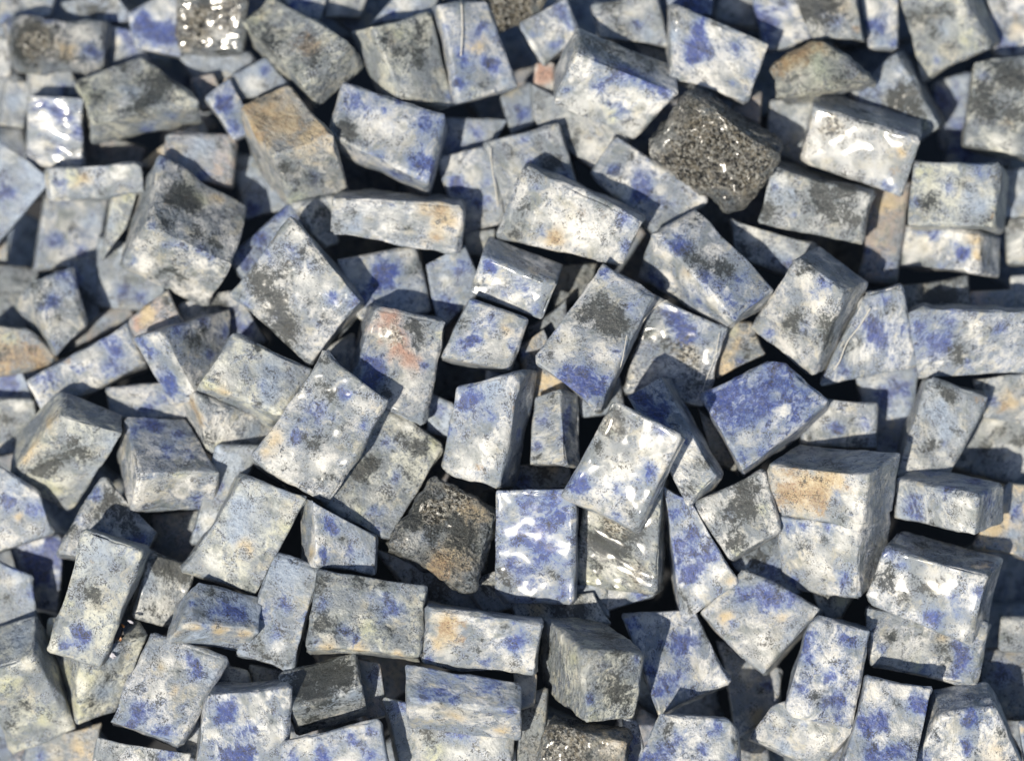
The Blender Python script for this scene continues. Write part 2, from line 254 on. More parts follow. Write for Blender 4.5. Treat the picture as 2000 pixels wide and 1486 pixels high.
385,1137 517,1168 503,1232 362,1216|-37,40|0|s|.25 .15 .1 .4 0|b440,1182,18 b465,1195,16 b420,1195,12 k410,1155,14 k440,1165,12 k395,1195,10 b375,1180,10 o430,1235,18 o380,1230,14 o480,1240,14 b400,1222,10 o340,1240,14 w370,1225,10|blue-topped block with cream layered front, like stacked pages
163,1040 276,1078 195,1296 96,1266|14,-2|.02|n|.15 .2 .08 .45 0|k175,1150,14 k190,1165,14 k185,1180,10 s200,1090,30 b150,1240,16 b165,1250,12 b128,1265,12 b255,1085,10 o125,1135,10 r180,1095,5 r140,1255,6 w120,1165,14 w105,1260,10 w175,1180,6 y130,1175,14|tall leaning block with grey top and blue stained foot, propped on the green-grey wedge
292,1078 385,1110 345,1225 262,1202|-5,-8|.3|g|.05 .35 .05 .5 .5|k320,1095,18 k345,1110,16 k310,1115,14 k350,1130,14 w315,1195,14 w325,1180,10 s290,1140,20 k300,1195,10|rounded glossy grey block with a black-flecked top, left of the page-like layered block
165,1290 290,1242 226,1390 152,1417|-75,-82;-40,-60;-40,-60;-58,-108|.2|n|.03 .2 .06 .5 0|y150,1380,20 y170,1330,16 w160,1340,14 k180,1370,12 k215,1320,12 y130,1310,24 s220,1280,22 k270,1240,10 y100,1250,20 s210,1350,20|large green-grey wedge-shaped block at lower left supporting the tall leaning block
300,1240 443,1290 350,1450 217,1408|4,6|.15|w|.25 .15 .05 .45 .1|b280,1385,16 b265,1400,14 b380,1300,12 b370,1285,10 b385,1315,10 b330,1430,14 b250,1420,12 w310,1350,16 w320,1300,16 k265,1345,8 k305,1290,10 o310,1300,10 b300,1430,12 w275,1290,12 s410,1320,18 k345,1310,8 o340,1345,10|blue and white block just right of the green-grey wedge, its lower side uneven
410,1357 563,1346 552,1502 383,1502|2,-18|.12|w|.3 .15 .08 .5 .05|b450,1375,16 b430,1390,12 b440,1400,12 b465,1425,10 b490,1425,12 b480,1475,18 b445,1475,18 b470,1490,16 k520,1395,9 k530,1410,8 w500,1380,18 w530,1440,16 r478,1405,5 w420,1430,10 k505,1385,6|bright white and blue square block at the bottom edge, left of the smoky grey block
545,1312 692,1276 706,1338 572,1380|12,60|.2|g|.05 .45 .04 .4 .1|k600,1320,30 k640,1310,26 k670,1320,20 k590,1350,16 s640,1380,26 w575,1430,10 k610,1410,14 s700,1360,14 k630,1360,20|smoky grey block with a shaded top half, under the wide mottled slab
553,1450 739,1403 763,1522 545,1532|4,4|.1|w|.28 .08 .08 .35 0|b630,1460,12 b625,1475,12 b685,1435,10 b690,1450,8 b720,1480,18 b570,1480,12 b640,1485,10 b725,1425,8 r625,1447,5 w680,1480,18 w600,1460,14 r580,1478,4|pale blue dotted slab cut off by the bottom edge, right of the bright square block
-22,1312 66,1286 147,1424 20,1476|5,-84|.2|n|.03 .2 .05 .45 0|s30,1240,40 w50,1300,14 k40,1380,20 y90,1400,20 y20,1340,20 w120,1420,16 k20,1420,14|green-grey block cut off by the left edge, smooth blue-grey top and pale front
118,816 238,850 141,1002 20,934|10,-56;0,-46;0,-40;18,-94|.2|n|.06 .3 .1 .45 0|k150,870,16 k120,890,18 k100,910,16 k170,890,14 k75,920,12 w135,825,16 k60,925,12 y110,950,24 w130,940,16 o60,870,20 o95,820,18 s210,870,24 s190,930,20 o40,900,12|heavy block with a beige left flank and black-flecked face, near the left edge
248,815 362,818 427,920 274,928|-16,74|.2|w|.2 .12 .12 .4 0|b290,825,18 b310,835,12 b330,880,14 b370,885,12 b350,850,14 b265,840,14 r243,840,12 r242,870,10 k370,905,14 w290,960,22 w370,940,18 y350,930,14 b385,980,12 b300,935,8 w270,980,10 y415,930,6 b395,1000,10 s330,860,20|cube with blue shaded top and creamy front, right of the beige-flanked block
205,928 306,1040 265,1120 116,1080|-2,5|.25|w|.25 .35 .05 .45 .1|k220,960,14 k240,990,14 k190,1000,10 k250,1020,14 k210,980,12 b185,968,14 b265,1052,14 b280,1050,12 b205,1040,12 b150,1020,12 k140,1040,12 w230,1030,16 w170,1010,14 w290,1030,12 k265,1035,8 w200,950,10|salt-and-pepper block with a blue right corner, behind the top of the tall leaning block
315,648 455,602 445,702 386,776|-55,14|.28|w|.25 .2 .05 .4 .05|b290,690,14 b320,745,20 b330,760,18 b275,670,12 b350,640,16 b400,625,14 b410,690,12 k380,655,16 k395,675,16 k340,720,10 k400,640,10 w365,750,16 w340,700,10 w300,665,12 k350,735,8 b440,640,14|bright-ridged block with a royal blue left end, partly under the pale layered slab
65,550 145,524 168,630 112,692|-42,48;-4,30;0,8;-6,4|.25|w|.2 .25 .05 .5 .2|k65,560,12 k75,590,14 b80,600,12 b100,590,14 b130,540,14 k100,560,8 w130,640,14 w105,650,12 b95,670,12 k115,625,8 s130,570,18 w60,620,12 b150,560,10|small grey-streaked wedge with a white glint near the left edge, above the ochre stone
62,741 246,638 279,712 92,802|3,4|.35|w|.28 .15 .1 .4 .1|b222,675,14 b230,690,12 b212,722,14 b200,660,12 b90,740,16 r135,708,8 r130,700,6 w180,690,12 w190,745,14 k175,730,8 b150,720,10 w160,710,10 k195,760,8|blue, white and rust-dotted block lying diagonally at left
1222,1205 1356,1198 1416,1326 1290,1386|4,6|.35|w|.3 .12 .04 .35 .7|b1325,1270,24 b1345,1250,16 b1290,1345,16 b1235,1218,14 b1275,1310,10 b1320,1330,16 w1355,1290,16 w1370,1320,12 k1290,1225,7 k1295,1270,10 k1375,1240,14 b1280,1355,12 w1300,1310,14 w1270,1210,16 k1375,1225,12 k1365,1345,4|glossy blue and white block right of the big faceted block
1290,1393 1426,1408 1442,1522 1245,1502|8,4|.2|w|.3 .2 .04 .4 .05|b1325,1440,16 b1290,1470,18 b1265,1490,14 b1370,1465,12 b1395,1420,12 k1355,1475,10 k1310,1410,12 k1300,1425,8 k1440,1450,6 w1340,1415,16 w1400,1470,16 b1430,1490,10 w1430,1430,10|blue-blotched white block cut off by the bottom edge, below the glossy blue and white block
1368,1195 1452,1112 1602,1190 1490,1310|6,10|.3|w|.2 .15 .08 .4 .1|b1450,1160,16 b1490,1150,22 b1540,1170,20 b1500,1180,16 k1470,1130,14 k1520,1150,12 o1420,1210,14 w1470,1250,24 w1500,1260,22 w1490,1290,16 s1540,1230,12 b1430,1220,8 o1525,1205,10|block with fine parallel saw scratches on its bright lower part
1295,952 1350,980 1443,1135 1332,1214|-10,-4|.14|w|.35 .1 .06 .35 .15|b1315,1100,20 b1300,1110,14 b1365,1122,18 b1345,1130,14 b1355,1045,14 b1385,1085,14 b1325,1065,14 b1320,1000,14 b1330,960,10 b1350,1080,8 w1400,1120,16 w1365,1150,18 w1330,1085,14 o1425,1135,10 k1338,1180,14 k1325,1160,8 k1350,1190,6 w1340,1020,12 b1310,1150,10|blue and white wedge pointing right, beside the wet grey-green slab
1352,985 1492,915 1520,1035 1427,1096|2,6|.3|w|.08 .4 .05 .45 .1|w1388,985,14 w1385,1010,12 k1430,1000,20 k1460,960,20 k1440,1050,14 k1425,1055,8 k1470,1000,16 b1425,1000,10 k1450,930,12 y1440,1080,12 s1430,940,16 y1490,1000,14|grey-green marbled block below the strongly royal blue diamond
1592,1207 1697,1235 1664,1418 1534,1388|-3,-2|.2|w|.35 .18 .02 .4 .1|b1625,1315,12 b1610,1320,10 b1580,1250,14 b1575,1280,12 b1655,1245,14 b1640,1365,14 b1620,1370,12 b1568,1342,12 k1600,1365,12 k1590,1350,8 k1625,1375,8 b1640,1400,10 b1670,1330,8 k1620,1225,8 w1620,1290,14 w1600,1340,12 w1560,1395,12|upright blue clouded slab with a darker band near its foot, at lower right
1695,1322 1820,1345 1786,1512 1640,1512|-8,0|.15|w|.35 .15 .06 .45 .1|b1690,1405,14 b1695,1425,14 b1715,1395,12 b1725,1410,10 b1790,1370,14 b1800,1380,12 b1735,1470,20 b1760,1465,12 b1700,1480,12 r1722,1340,7 k1718,1335,7 k1728,1350,5 k1790,1415,8 k1752,1375,8 k1785,1440,8 b1665,1370,8 w1710,1360,16 w1760,1420,18 w1720,1440,12 w1770,1350,12|blue patched white slab at the bottom right with a small red-black nick at its top
1838,1400 1942,1383 1998,1502 1778,1502|-16,-52|.22|w|.28 .18 .08 .4 .1|b1890,1410,12 b1900,1400,10 b1885,1450,14 b1895,1465,10 b1870,1375,10 k1945,1425,10 k1960,1435,8 k1825,1430,8 o1945,1470,18 w1940,1475,14 w1860,1440,16 s1850,1370,20 w1870,1480,12 k1905,1465,7 b1810,1480,10|cream-patched block in the bottom right of the pile, right of the blue patched slab
1698,1186 1926,1216 1897,1342 1706,1296|0,3|.2|w|.2 .2 .06 .4 .1|b1880,1300,16 b1885,1280,14 b1870,1320,10 b1870,1260,12 b1720,1270,12 k1740,1250,12 k1735,1240,10 k1840,1265,16 k1850,1290,10 w1750,1280,20 w1790,1270,18 y1790,1300,16 k1795,1245,8 w1710,1280,12 b1810,1310,10 o1840,1250,8|large mottled block carrying the glint-covered wet block
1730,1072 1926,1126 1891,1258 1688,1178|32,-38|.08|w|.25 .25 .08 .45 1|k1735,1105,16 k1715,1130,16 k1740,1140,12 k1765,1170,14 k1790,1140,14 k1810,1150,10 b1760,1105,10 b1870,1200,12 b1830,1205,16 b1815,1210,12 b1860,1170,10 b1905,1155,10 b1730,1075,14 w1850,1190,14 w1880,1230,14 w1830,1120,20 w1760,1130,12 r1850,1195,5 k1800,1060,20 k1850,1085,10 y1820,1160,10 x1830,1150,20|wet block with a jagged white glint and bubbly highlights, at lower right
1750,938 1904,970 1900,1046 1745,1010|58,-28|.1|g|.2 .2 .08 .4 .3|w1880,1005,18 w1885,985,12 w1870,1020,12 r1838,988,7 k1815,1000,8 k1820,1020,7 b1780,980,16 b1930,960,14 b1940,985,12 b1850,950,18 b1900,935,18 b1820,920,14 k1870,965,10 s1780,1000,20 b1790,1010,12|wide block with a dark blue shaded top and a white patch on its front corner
728,52 842,26 888,206 783,186|-42,16|.1|n|.05 .3 .15 .45 0|k830,45,14 k820,70,14 k815,130,12 k780,105,12 k750,75,10 o765,80,16 y785,70,20 w755,110,14 w800,180,22 b880,190,10 k845,85,10 r855,145,6 b790,165,10 k815,110,14|tan mottled block with a shaded blue left side, above the dotted blue and white slab
858,15 952,8 1008,165 894,196|-20,6|.2|w|.28 .08 .04 .35 .05|b905,115,16 b925,78,12 b945,55,12 b970,130,14 b950,125,12 b860,60,10 k945,170,10 b900,170,12 o930,90,16 s980,160,14 y920,185,14 b895,95,8|blue spotted grey block with a shining fibre hanging over its top
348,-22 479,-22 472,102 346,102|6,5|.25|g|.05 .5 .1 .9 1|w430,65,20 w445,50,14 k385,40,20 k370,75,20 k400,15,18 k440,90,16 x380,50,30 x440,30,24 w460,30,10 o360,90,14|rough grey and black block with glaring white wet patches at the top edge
930,-30 1078,-30 1052,25 967,62|-4,4|.3|o|.02 .6 .25 1 .2|k960,20,20 k1000,30,18 o1020,20,20 k1020,40,14 x990,20,40 o970,45,14 k940,0,18|pebbly brown and black crusted block at the top edge
1018,48 1104,0 1131,74 1063,123|4,10|.35|w|.2 .08 .02 .35 .3|b1100,20,14 b1085,85,12 b1045,70,12 w1065,75,16 w1045,90,10 b1115,50,10 s1110,35,14|small pale blue and white cube left of the large dark-topped block
1320,14 1498,88 1456,198 1312,152|-14,4|.2|w|.18 .12 .05 .4 .4|b1362,78,18 b1365,60,14 b1355,100,18 b1375,100,16 b1440,96,18 b1472,140,12 b1432,164,8 b1345,120,12 b1375,40,12 k1400,50,10 w1390,70,14 w1375,145,16 w1430,130,20 w1400,170,16 k1340,60,12 k1320,30,12 s1310,70,16|white block with one round violet-blue spot and a blue stripe
1755,-16 1876,-16 1926,92 1800,158|27,-12|.2|n|.04 .3 .06 .5 .1|k1790,40,20 k1825,60,14 k1860,95,12 k1855,20,12 w1795,55,12 w1875,20,8 y1890,80,18 y1910,95,12 w1800,145,14 b1832,118,8 k1820,20,14 s1840,60,20|large green-grey weathered block in the top right
1660,186 1752,107 1838,249 1745,312|14,-8|.3|s|.1 .4 .04 .5 .15|k1760,190,22 k1785,210,20 b1700,180,20 b1740,170,14 b1760,140,12 k1740,200,14 s1800,250,20 w1750,150,14 y1800,240,16|shaded triangular blue-grey block behind the glinting wet white block
1906,126 2042,104 2032,302 1885,278|-4,12|.2|n|.06 .45 .06 .45 .15|k1960,140,24 k1930,220,20 k1910,180,18 k1980,220,16 w1950,270,18 w1975,285,16 o1965,235,10 b1920,150,12 k1990,160,16 w1890,275,8|dark mottled block at the right edge with a bright white lower rim
1470,-22 1556,-22 1592,70 1500,96|-4,4|.35|w|.35 .12 .02 .4 .3|b1480,30,16 b1510,40,14 b1530,10,12 w1535,52,12 w1525,20,10 b1500,75,12 k1525,5,8|blue streaked block at the top edge, left of the black-capped block
1540,-32 1666,-32 1688,80 1592,76|2,5|.25|g|.12 .5 .15 .5 .1|k1580,10,24 k1600,30,20 k1560,30,14 b1610,30,12 b1640,45,14 o1640,15,20 r1672,52,7 r1675,60,6 w1600,58,10 k1620,5,16|black-capped block at the top edge with one bright red-orange fleck
1680,-22 1754,-22 1751,96 1696,94|3,6|.3|w|.25 .08 .02 .3 .2|b1718,50,14 b1700,45,10 w1705,15,14 b1745,85,10 s1720,80,14|smooth pale blue-banded block at the top edge, between the black-capped and weathered blocks
1926,-22 2022,-22 2022,114 1945,102|-5,4|.4|w|.25 .2 .15 .4 .2|b1955,80,14 b1940,40,14 k1960,10,12 r1980,28,10 o1985,55,16 w1985,65,10 b1975,90,10|blue and rust tinged block in the top right corner
150,160 268,105 382,197 178,236|8,46|.2|n|.08 .35 .06 .55 .05|k270,215,16 k290,195,14 k160,160,12 k190,190,12 k240,120,14 y170,190,20 s250,180,26 k290,150,20 k330,165,20 w240,195,10 b300,250,14 b290,260,12 k310,180,14 b330,230,10 y180,225,14|broad grey-green craggy block in the upper left
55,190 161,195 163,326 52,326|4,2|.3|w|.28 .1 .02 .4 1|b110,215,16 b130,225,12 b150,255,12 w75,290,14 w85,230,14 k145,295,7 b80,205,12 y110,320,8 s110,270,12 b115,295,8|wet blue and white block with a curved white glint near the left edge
16,160 60,165 46,246 2,240|-3,4|.45|g|.02 .12 .02 .3 0|s35,200,20|small plain grey stone at the left edge beside the wet curved-glint block
56,144 132,128 152,188 62,196|2,5|.45|w|.15 .12 .02 .4 0|w75,155,20 b120,175,12 k130,180,8|whitish stone above the wet curved-glint block
8,38 208,46 196,136 34,136|6,5|.3|w|.2 .4 .12 .85 .2|k60,80,26 k50,100,24 k85,60,20 o130,105,20 x80,90,36 w165,65,20 b175,100,18 b95,35,14 b190,110,10 k125,115,12 b20,45,14|block in the upper left, half gritty brown and half white with blue
-22,70 26,78 20,145 -22,150|0,3|.35|w|.05 .05 .02 .3 0|w5,110,20|blurred white stone on the left edge beside the gritty brown and white block
-22,-32 110,-32 92,30 -22,52|0,4|.5|w|.3 .1 .02 .4 0|b15,42,14 b50,30,12 k30,5,12 w70,10,14|blurred blue and white stone in the top left corner
125,6 212,-20 262,40 152,46|0,5|.6|s|.15 .3 0 .3 0|k190,20,18 b220,35,14|dark blue-grey stone at the top edge between the corner stone and the shiny blue block
255,30 346,-22 350,106 270,90|-2,4|.4|w|.4 .08 0 .3 .6|b300,60,26 b330,65,16 w300,35,12 w320,10,16 b280,45,12|shiny blue block at the top edge, left of the rough glaring block
210,54 272,68 292,122 205,132|0,4|.6|w|.25 .1 0 .35 0|b240,70,14 b260,95,12 w225,90,12|blue and white stone just behind the broad craggy block
402,192 450,155 502,250 456,273|-3,4|.3|w|.35 .05 .02 .35 0|b440,190,16 b455,250,12 b440,210,12 w415,190,8 w430,230,8|blue and white pointed stone left of the ochre-topped block
440,156 516,115 562,166 470,196|0,4|.45|s|.15 .08 .03 .3 0|b515,135,10 w500,165,16 o445,155,10|pale blue stone under the greenish notched block
330,262 453,268 446,362 330,340|4,4|.35|p|.06 .15 .05 .4 0|s400,290,24 r335,285,8 b398,345,10 k430,285,8 s380,310,20|flat brownish-grey stone above the large black-smudged block
386,230 402,262 330,332 272,322|0,5|.5|o|.02 .05 .2 .3 0|o300,310,20 w370,250,14|orange-beige stone between the craggy block and the brownish-grey stone
168,250 282,290 270,326 165,328|0,5|1.1|p|.02 .3 .05 .3 0||brown-grey stone in the shadow pocket under the craggy block
97,332 270,318 276,376 105,386|0,5|.4|g|.12 .12 .12 .4 0|r165,340,8 o160,350,14 w235,335,16 b120,360,12 y140,345,12 k200,380,8|beige-grey flat stone below the wet curved-glint block
-22,262 60,325 95,352 -22,490|0,4|.5|s|.2 .12 0 .3 0|b10,380,16 s50,390,24 w20,300,12|large blurred blue-grey stone at the left edge
95,386 205,396 190,516 74,522|-3,4|.6|w|.28 .1 0 .35 .1|b110,470,14 w125,440,16 b160,490,12 w110,500,12 s170,430,18|blurred blue and white stone left of the large black-smudged block
222,385 276,344 250,440 205,500|-6,6|.4|n|.08 .15 .03 .4 0|y250,380,12 s220,440,14|narrow grey-green sliver of stone touching the large black-smudged block on its left
200,462 330,500 312,602 195,592|0,5|.4|s|.18 .1 .04 .4 0|b280,580,14 b240,570,12 w210,560,12 k260,540,10|blue-grey stone tucked under the large black-smudged block
-22,465 14,456 14,512 -22,515|0,3|.6|o|0 .1 .3 .3 0|r0,480,14|tiny rust-coloured stone tip on the left edge
456,305 522,310 567,400 480,422|0,4|.7|s|.1 .06 .02 .25 0|b490,410,16 k520,345,5|smooth grey stone between the large black-smudged block and the ochre-topped block
565,400 602,438 490,546 455,500|-3,4|.5|s|.35 .1 .02 .3 0|b510,460,14 b480,510,14 b550,410,14|blue-violet strip of stone wedged beside the charcoal-mottled block
572,400 652,385 657,470 630,482|3,3|.5|g|.1 .4 .02 .4 0|k580,430,14 k630,420,12|black-dotted grey stone peeking out below the ochre-topped block
545,-16 642,-22 622,40 580,30|0,4|.5|w|.35 .08 0 .3 0|b570,10,14 b600,-5,12 w560,0,8|blue and white stone at the top edge behind the notched block
630,-32 722,-32 702,32 640,30|0,4|.8|g|.05 .2 .02 .3 0|w650,10,12|dull grey stone at the top edge in shade
650,32 732,10 722,70 690,62|0,4|1|s|.25 .2 0 .3 0|w640,50,6|dark blue stone in shade left of the tan mottled block
730,46 790,-22 862,-22 842,26|0,3|.4|s|.15 .06 .02 .25 0|w790,10,16 b770,25,10|pale blue stone at the top edge above the tan mottled block
862,-32 942,-32 940,4 866,6|0,3|.45|g|.2 .15 .02 .3 0|b890,-5,10|grey-blue stone at the top edge where the long fibre starts
1165,10 1276,-12 1302,90 1180,70|-3,4|.35|g|.12 .3 .02 .35 .5|w1220,35,12 w1250,20,14 k1200,20,14 k1215,60,14 b1245,50,10 s1270,70,14|glossy grey streaked block at the top edge above the large dark-topped block
1290,-32 1392,-32 1386,28 1310,22|0,4|.5|s|.4 .15 0 .3 0|b1350,10,20|deep blue stone at the top edge behind the block with the round violet-blue spot
1412,-32 1477,-32 1478,56 1398,36|0,4|.5|w|.06 .06 .02 .3 0|k1430,30,6 w1440,10,16|cream white stone at the top edge right of the deep blue stone
1240,80 1312,100 1322,140 1262,122|0,3|.4|s|.12 .15 .02 .3 0||small grey-blue stone resting on the right shoulder of the large dark-topped block
1048,128 1082,124 1082,186 1044,180|-2,3|.6|w|.02 .1 .1 .5 0|P1062,145,18 P1065,160,12 k1060,175,8|small salmon pink stone left of the large dark-topped block
1045,170 1226,264 1172,336 1050,245|0,5|.5|g|.05 .2 .05 .35 0|k1050,190,14 k1120,275,12 k1130,255,10 w1150,290,16 r1155,268,8 k1105,240,8|light grey block in half shade, directly under the large dark-topped block
980,190 1036,165 1041,240 1000,258|0,4|.9|s|.2 .15 0 .3 0|b1025,225,14|shaded blue-grey stone left of the light grey half-shaded block
862,232 986,236 950,300 855,312|0,4|.8|s|.25 .12 0 .3 0|b930,260,16 b880,285,12 w890,260,12|dark blue-grey stone in shade right of the dotted blue and white slab
955,285 1086,249 1128,385 992,420|4,6|.4|g|.18 .25 .03 .35 0|k1070,325,16 k1085,315,12 b1100,350,14 b1035,320,12 k1000,300,10 b1020,275,12 w1000,320,12 k1050,280,10|grey block with a dark smudge and blue corner, above the rust-stained pale block
857,310 962,286 980,425 898,452|0,4|.5|w|.28 .08 .03 .35 .05|b890,355,14 b905,365,14 b950,355,12 b935,395,12 b955,390,8 w880,325,14 w925,345,14 w930,420,12 k900,320,6|white stone with blue blots left of the rust-stained pale block, a fibre lying on it
1205,270 1377,385 1286,455 1165,340|-2,4|.4|w|.25 .2 .03 .35 .1|b1250,350,16 b1265,375,16 b1300,395,14 b1245,385,12 k1300,400,12 k1230,300,12 w1215,365,14 w1290,370,12 k1280,380,8 b1195,330,10 w1250,400,12 b1180,375,12|blue-clouded block under the glittering black and gold block
1432,430 1587,478 1566,546 1440,500|0,6|.5|g|.08 .25 0 .35 .15|w1470,455,12 s1520,500,20 b1540,510,10 k1450,490,14|smooth grey bar in half shade below the black-peppered oblong block
1700,345 1776,358 1746,546 1680,546|2,3|.7|p|.1 .15 .03 .35 0|b1730,520,14 b1690,500,12 o1735,400,14|brownish standing block in shade below the glinting wet white block
1508,200 1590,200 1576,320 1500,290|0,3|.8|g|.06 .1 0 .25 0|s1540,250,20|smooth shaded grey stone left of the glinting wet white block
1825,165 1892,150 1892,292 1838,290|0,3|.8|s|.35 .1 0 .3 0|b1845,190,20 w1845,165,10 b1870,250,14|blurred blue stone in the gap under the weathered block
1858,272 1972,280 1967,324 1850,322|0,3|.6|s|.3 .12 0 .3 0|b1890,300,18 w1950,305,12|blue-grey stone just above the square smooth grey cube
1966,335 2042,330 2042,422 1960,420|0,3|.6|s|.08 .08 0 .25 0|w1985,370,12|grey stone on the right edge beside the square smooth grey cube
1966,432 2042,430 2042,512 1970,512|0,3|.7|g|.02 .25 .08 .25 0|k1985,440,12 w1995,490,14|half-shaded stone on the right edge beside the ochre-ended bar
1755,562 1886,540 1893,612 1780,616|0,3|.4|g|.04 .5 0 .4 0|k1820,590,24 k1850,580,20 o1800,560,14 s1870,570,12|black-mottled stone above the long right-edge slab
1897,572 1976,568 1976,614 1897,614|0,3|.55|p|.03 .05 0 .2 0||plain taupe stone above the long right-edge slab
1976,542 2042,540 2042,612 1976,612|0,3|.6|g|.03 .08 0 .2 0||plain grey stone on the right edge above the long slab
1600,780 1707,790 1707,872 1570,862|2,4|.45|w|.2 .2 .02 .35 0|b1635,840,12 b1620,830,10 k1660,820,6 w1600,830,16 b1690,830,12 k1580,855,12 k1670,860,12 w1615,800,14|shaded white stone with a blue dot right of the strongly royal blue diamond
1675,732 1792,722 1764,884 1702,882|0,3|.9|s|.35 .15 0 .3 0|b1730,770,18 w1710,745,14 b1770,760,14|deep blue stone in shade left of the steeply leaning grey-white block
1905,742 2024,726 2024,836 1925,812|0,3|.5|g|.06 .2 .3 .4 0|o1975,780,20 r1960,800,10 k1920,755,12 b1940,780,12|ochre and grey stone at the right edge under the long slab
1900,812 2032,830 2032,962 1860,902|0,4|.5|g|.04 .35 .02 .4 0|k1930,880,16 k1960,840,14 w1940,830,16 k1995,860,14|grey black-blotched stone at the right edge above the wide blue-topped block
1966,948 2042,960 2002,1084 1905,1062|4,4|.45|o|.12 .1 .2 .35 0|o1940,1040,20 b1990,1000,12 s1980,1040,14|tan streaked stone at the right edge beside the wide blue-topped block
1960,1205 2042,1200 2042,1270 1955,1266|0,3|.7|g|.05 .2 0 .5 .1|w1975,1225,14 k1970,1250,10|small speckled stone on the right edge beyond the dark gap
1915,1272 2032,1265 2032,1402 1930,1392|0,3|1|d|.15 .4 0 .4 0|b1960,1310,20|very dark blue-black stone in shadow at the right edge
1990,1412 2032,1405 2032,1500 2002,1500|0,3|.5|s|.3 .1 0 .3 0|o1995,1425,10|blue stone tip at the bottom right corner
1588,1150 1672,1154 1642,1202 1610,1216|0,3|.5|n|.02 .2 .2 .35 0|y1645,1175,16 r1600,1180,8 k1615,1170,10|small olive-green stone tip with a rust mark, under the blue and white supporting block
1432,1100 1522,1050 1562,1152 1500,1182|0,4|.7|s|.25 .35 0 .35 0|b1500,1110,20 k1480,1090,16|dark blue-black stone in shade above the saw-scratched block
1405,1255 1522,1310 1522,1392 1440,1432|0,4|.5|w|.15 .15 .06 .35 .05|w1450,1320,14 k1490,1350,10 o1480,1400,16 b1500,1340,10 k1420,1270,8|pale mottled stone under the saw-scratched block
1524,1372 1668,1412 1592,1502 1470,1440|0,5|.4|w|.12 .12 .05 .4 .1|w1580,1400,16 w1600,1440,18 s1530,1460,16 b1570,1410,8 k1590,1420,8 w1520,1410,10|white swirled stone below the upright blue clouded slab
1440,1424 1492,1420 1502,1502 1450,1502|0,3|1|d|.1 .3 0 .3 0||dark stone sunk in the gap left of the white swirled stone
760,1370 992,1420 986,1502 790,1502|0,5|.35|g|.15 .2 .06 .35 .05|b890,1435,14 b915,1445,12 k840,1440,14 k830,1425,12 y850,1470,18 w900,1480,18 b785,1380,14 w960,1450,16 r870,1478,4 s820,1400,16|grey-green stone at the bottom edge under the half-shaded blue-topped block
1075,1425 1226,1450 1216,1532 1040,1522|4,-26|.3|o|.02 .5 .2 .9 .5|x1110,1460,34 o1120,1450,20 k1090,1440,14 w1190,1470,18 w1200,1455,12 x1080,1470,20 k1150,1475,10|gritty golden brown block with a white right end at the bottom edge
1216,1400 1246,1414 1268,1502 1226,1502|0,3|.5|w|.25 .06 0 .3 0|b1235,1450,12 b1245,1480,10 w1225,1420,8|narrow blue and white stone right of the gritty golden brown block
1010,1360 1066,1350 1062,1502 1010,1502|0,3|.8|d|.05 .4 .05 .4 0|k1030,1420,16|dark streaked stone in shade left of the gritty golden brown block
1005,1315 1047,1318 1042,1372 1014,1382|0,3|.5|o|.04 .06 .1 .3 0|w1025,1340,12|small cream stone squeezed between the brown-banded block and the big faceted block
740,1075 900,1140 988,1215 832,1187|0,4|.9|s|.08 .35 0 .25 0|k850,1150,20|shaded slate-coloured slab under the charred black and brown block
906,1140 986,1110 1002,1182 950,1196|0,3|.5|g|.04 .35 0 .4 .1|k950,1150,14|grey speckled stone between the charred block and the vivid blue slab
1000,1172 1152,1160 1186,1216 1030,1226|0,3|.6|g|.06 .4 .04 .35 0|k1090,1185,20 k1130,1190,16 o1050,1195,12|dark grey stone behind the top of the big faceted block
1178,1140 1282,1145 1272,1164 1188,1190|0,3|.5|w|.2 .15 0 .3 0|b1250,1160,10 k1195,1175,8 w1210,1160,10|small pale stone tip just below the wet grey-green slab
1120,1146 1182,1140 1188,1202 1140,1196|0,3|.9|s|.1 .35 0 .3 0||dark blue-grey stone below the gap between the two wet slabs
1047,782 1092,768 1102,904 1030,900|36,8|.35|g|.25 .2 .02 .35 .1|b1060,818,11 b1110,840,16 b1115,815,12 k1050,890,12 b1050,870,10 k1080,780,10 w1085,830,8 w1070,880,8 b1120,800,10|shaded grey block with blue dots right of the small-orange-mark block
990,915 1106,900 1112,956 950,956|0,3|.55|d|.2 .35 .12 .5 .1|o1080,910,14 k1060,920,14 b1020,935,14 o1040,905,10|dark blue and brown stone just above the vivid blue slab
955,704 1016,697 1036,760 950,746|-1,2|.3|w|.3 .1 0 .3 .1|b970,715,10 b985,740,12 w1000,705,8 s960,735,10|small blue-grey stone capping the small-orange-mark block
1015,680 1062,650 1122,780 1040,792|0,3|.5|o|.1 .12 .08 .35 0|b1025,690,8 o1060,740,14 k1060,700,8 s1045,720,10|beige stone behind the foot of the charcoal-banded slab
836,520 906,485 938,560 862,640|0,3|.6|s|.3 .12 0 .3 .05|b860,590,14 w870,550,12 b900,520,14 b885,600,10|shaded blue stone right of the blue-clouded cube
872,605 922,562 917,640 876,692|0,3|.8|p|.08 .2 .04 .35 0|b880,620,8|dark brown-grey stone squeezed behind the cube tucked under the small wet cube
905,455 966,450 956,502 910,496|0,3|.9|g|.05 .2 .05 .3 0|w920,465,10|small white-edged stone in the gap left of the rust-stained pale block
1035,640 1102,590 1112,652 1030,702|0,3|.7|d|.2 .35 .04 .35 0|b1045,680,10|dark blue-brown stone left of the charcoal-banded slab
1080,525 1166,515 1142,582 1085,602|0,3|1.1|d|.04 .4 .03 .4 0||black stone in deep shade below the rust-stained pale block
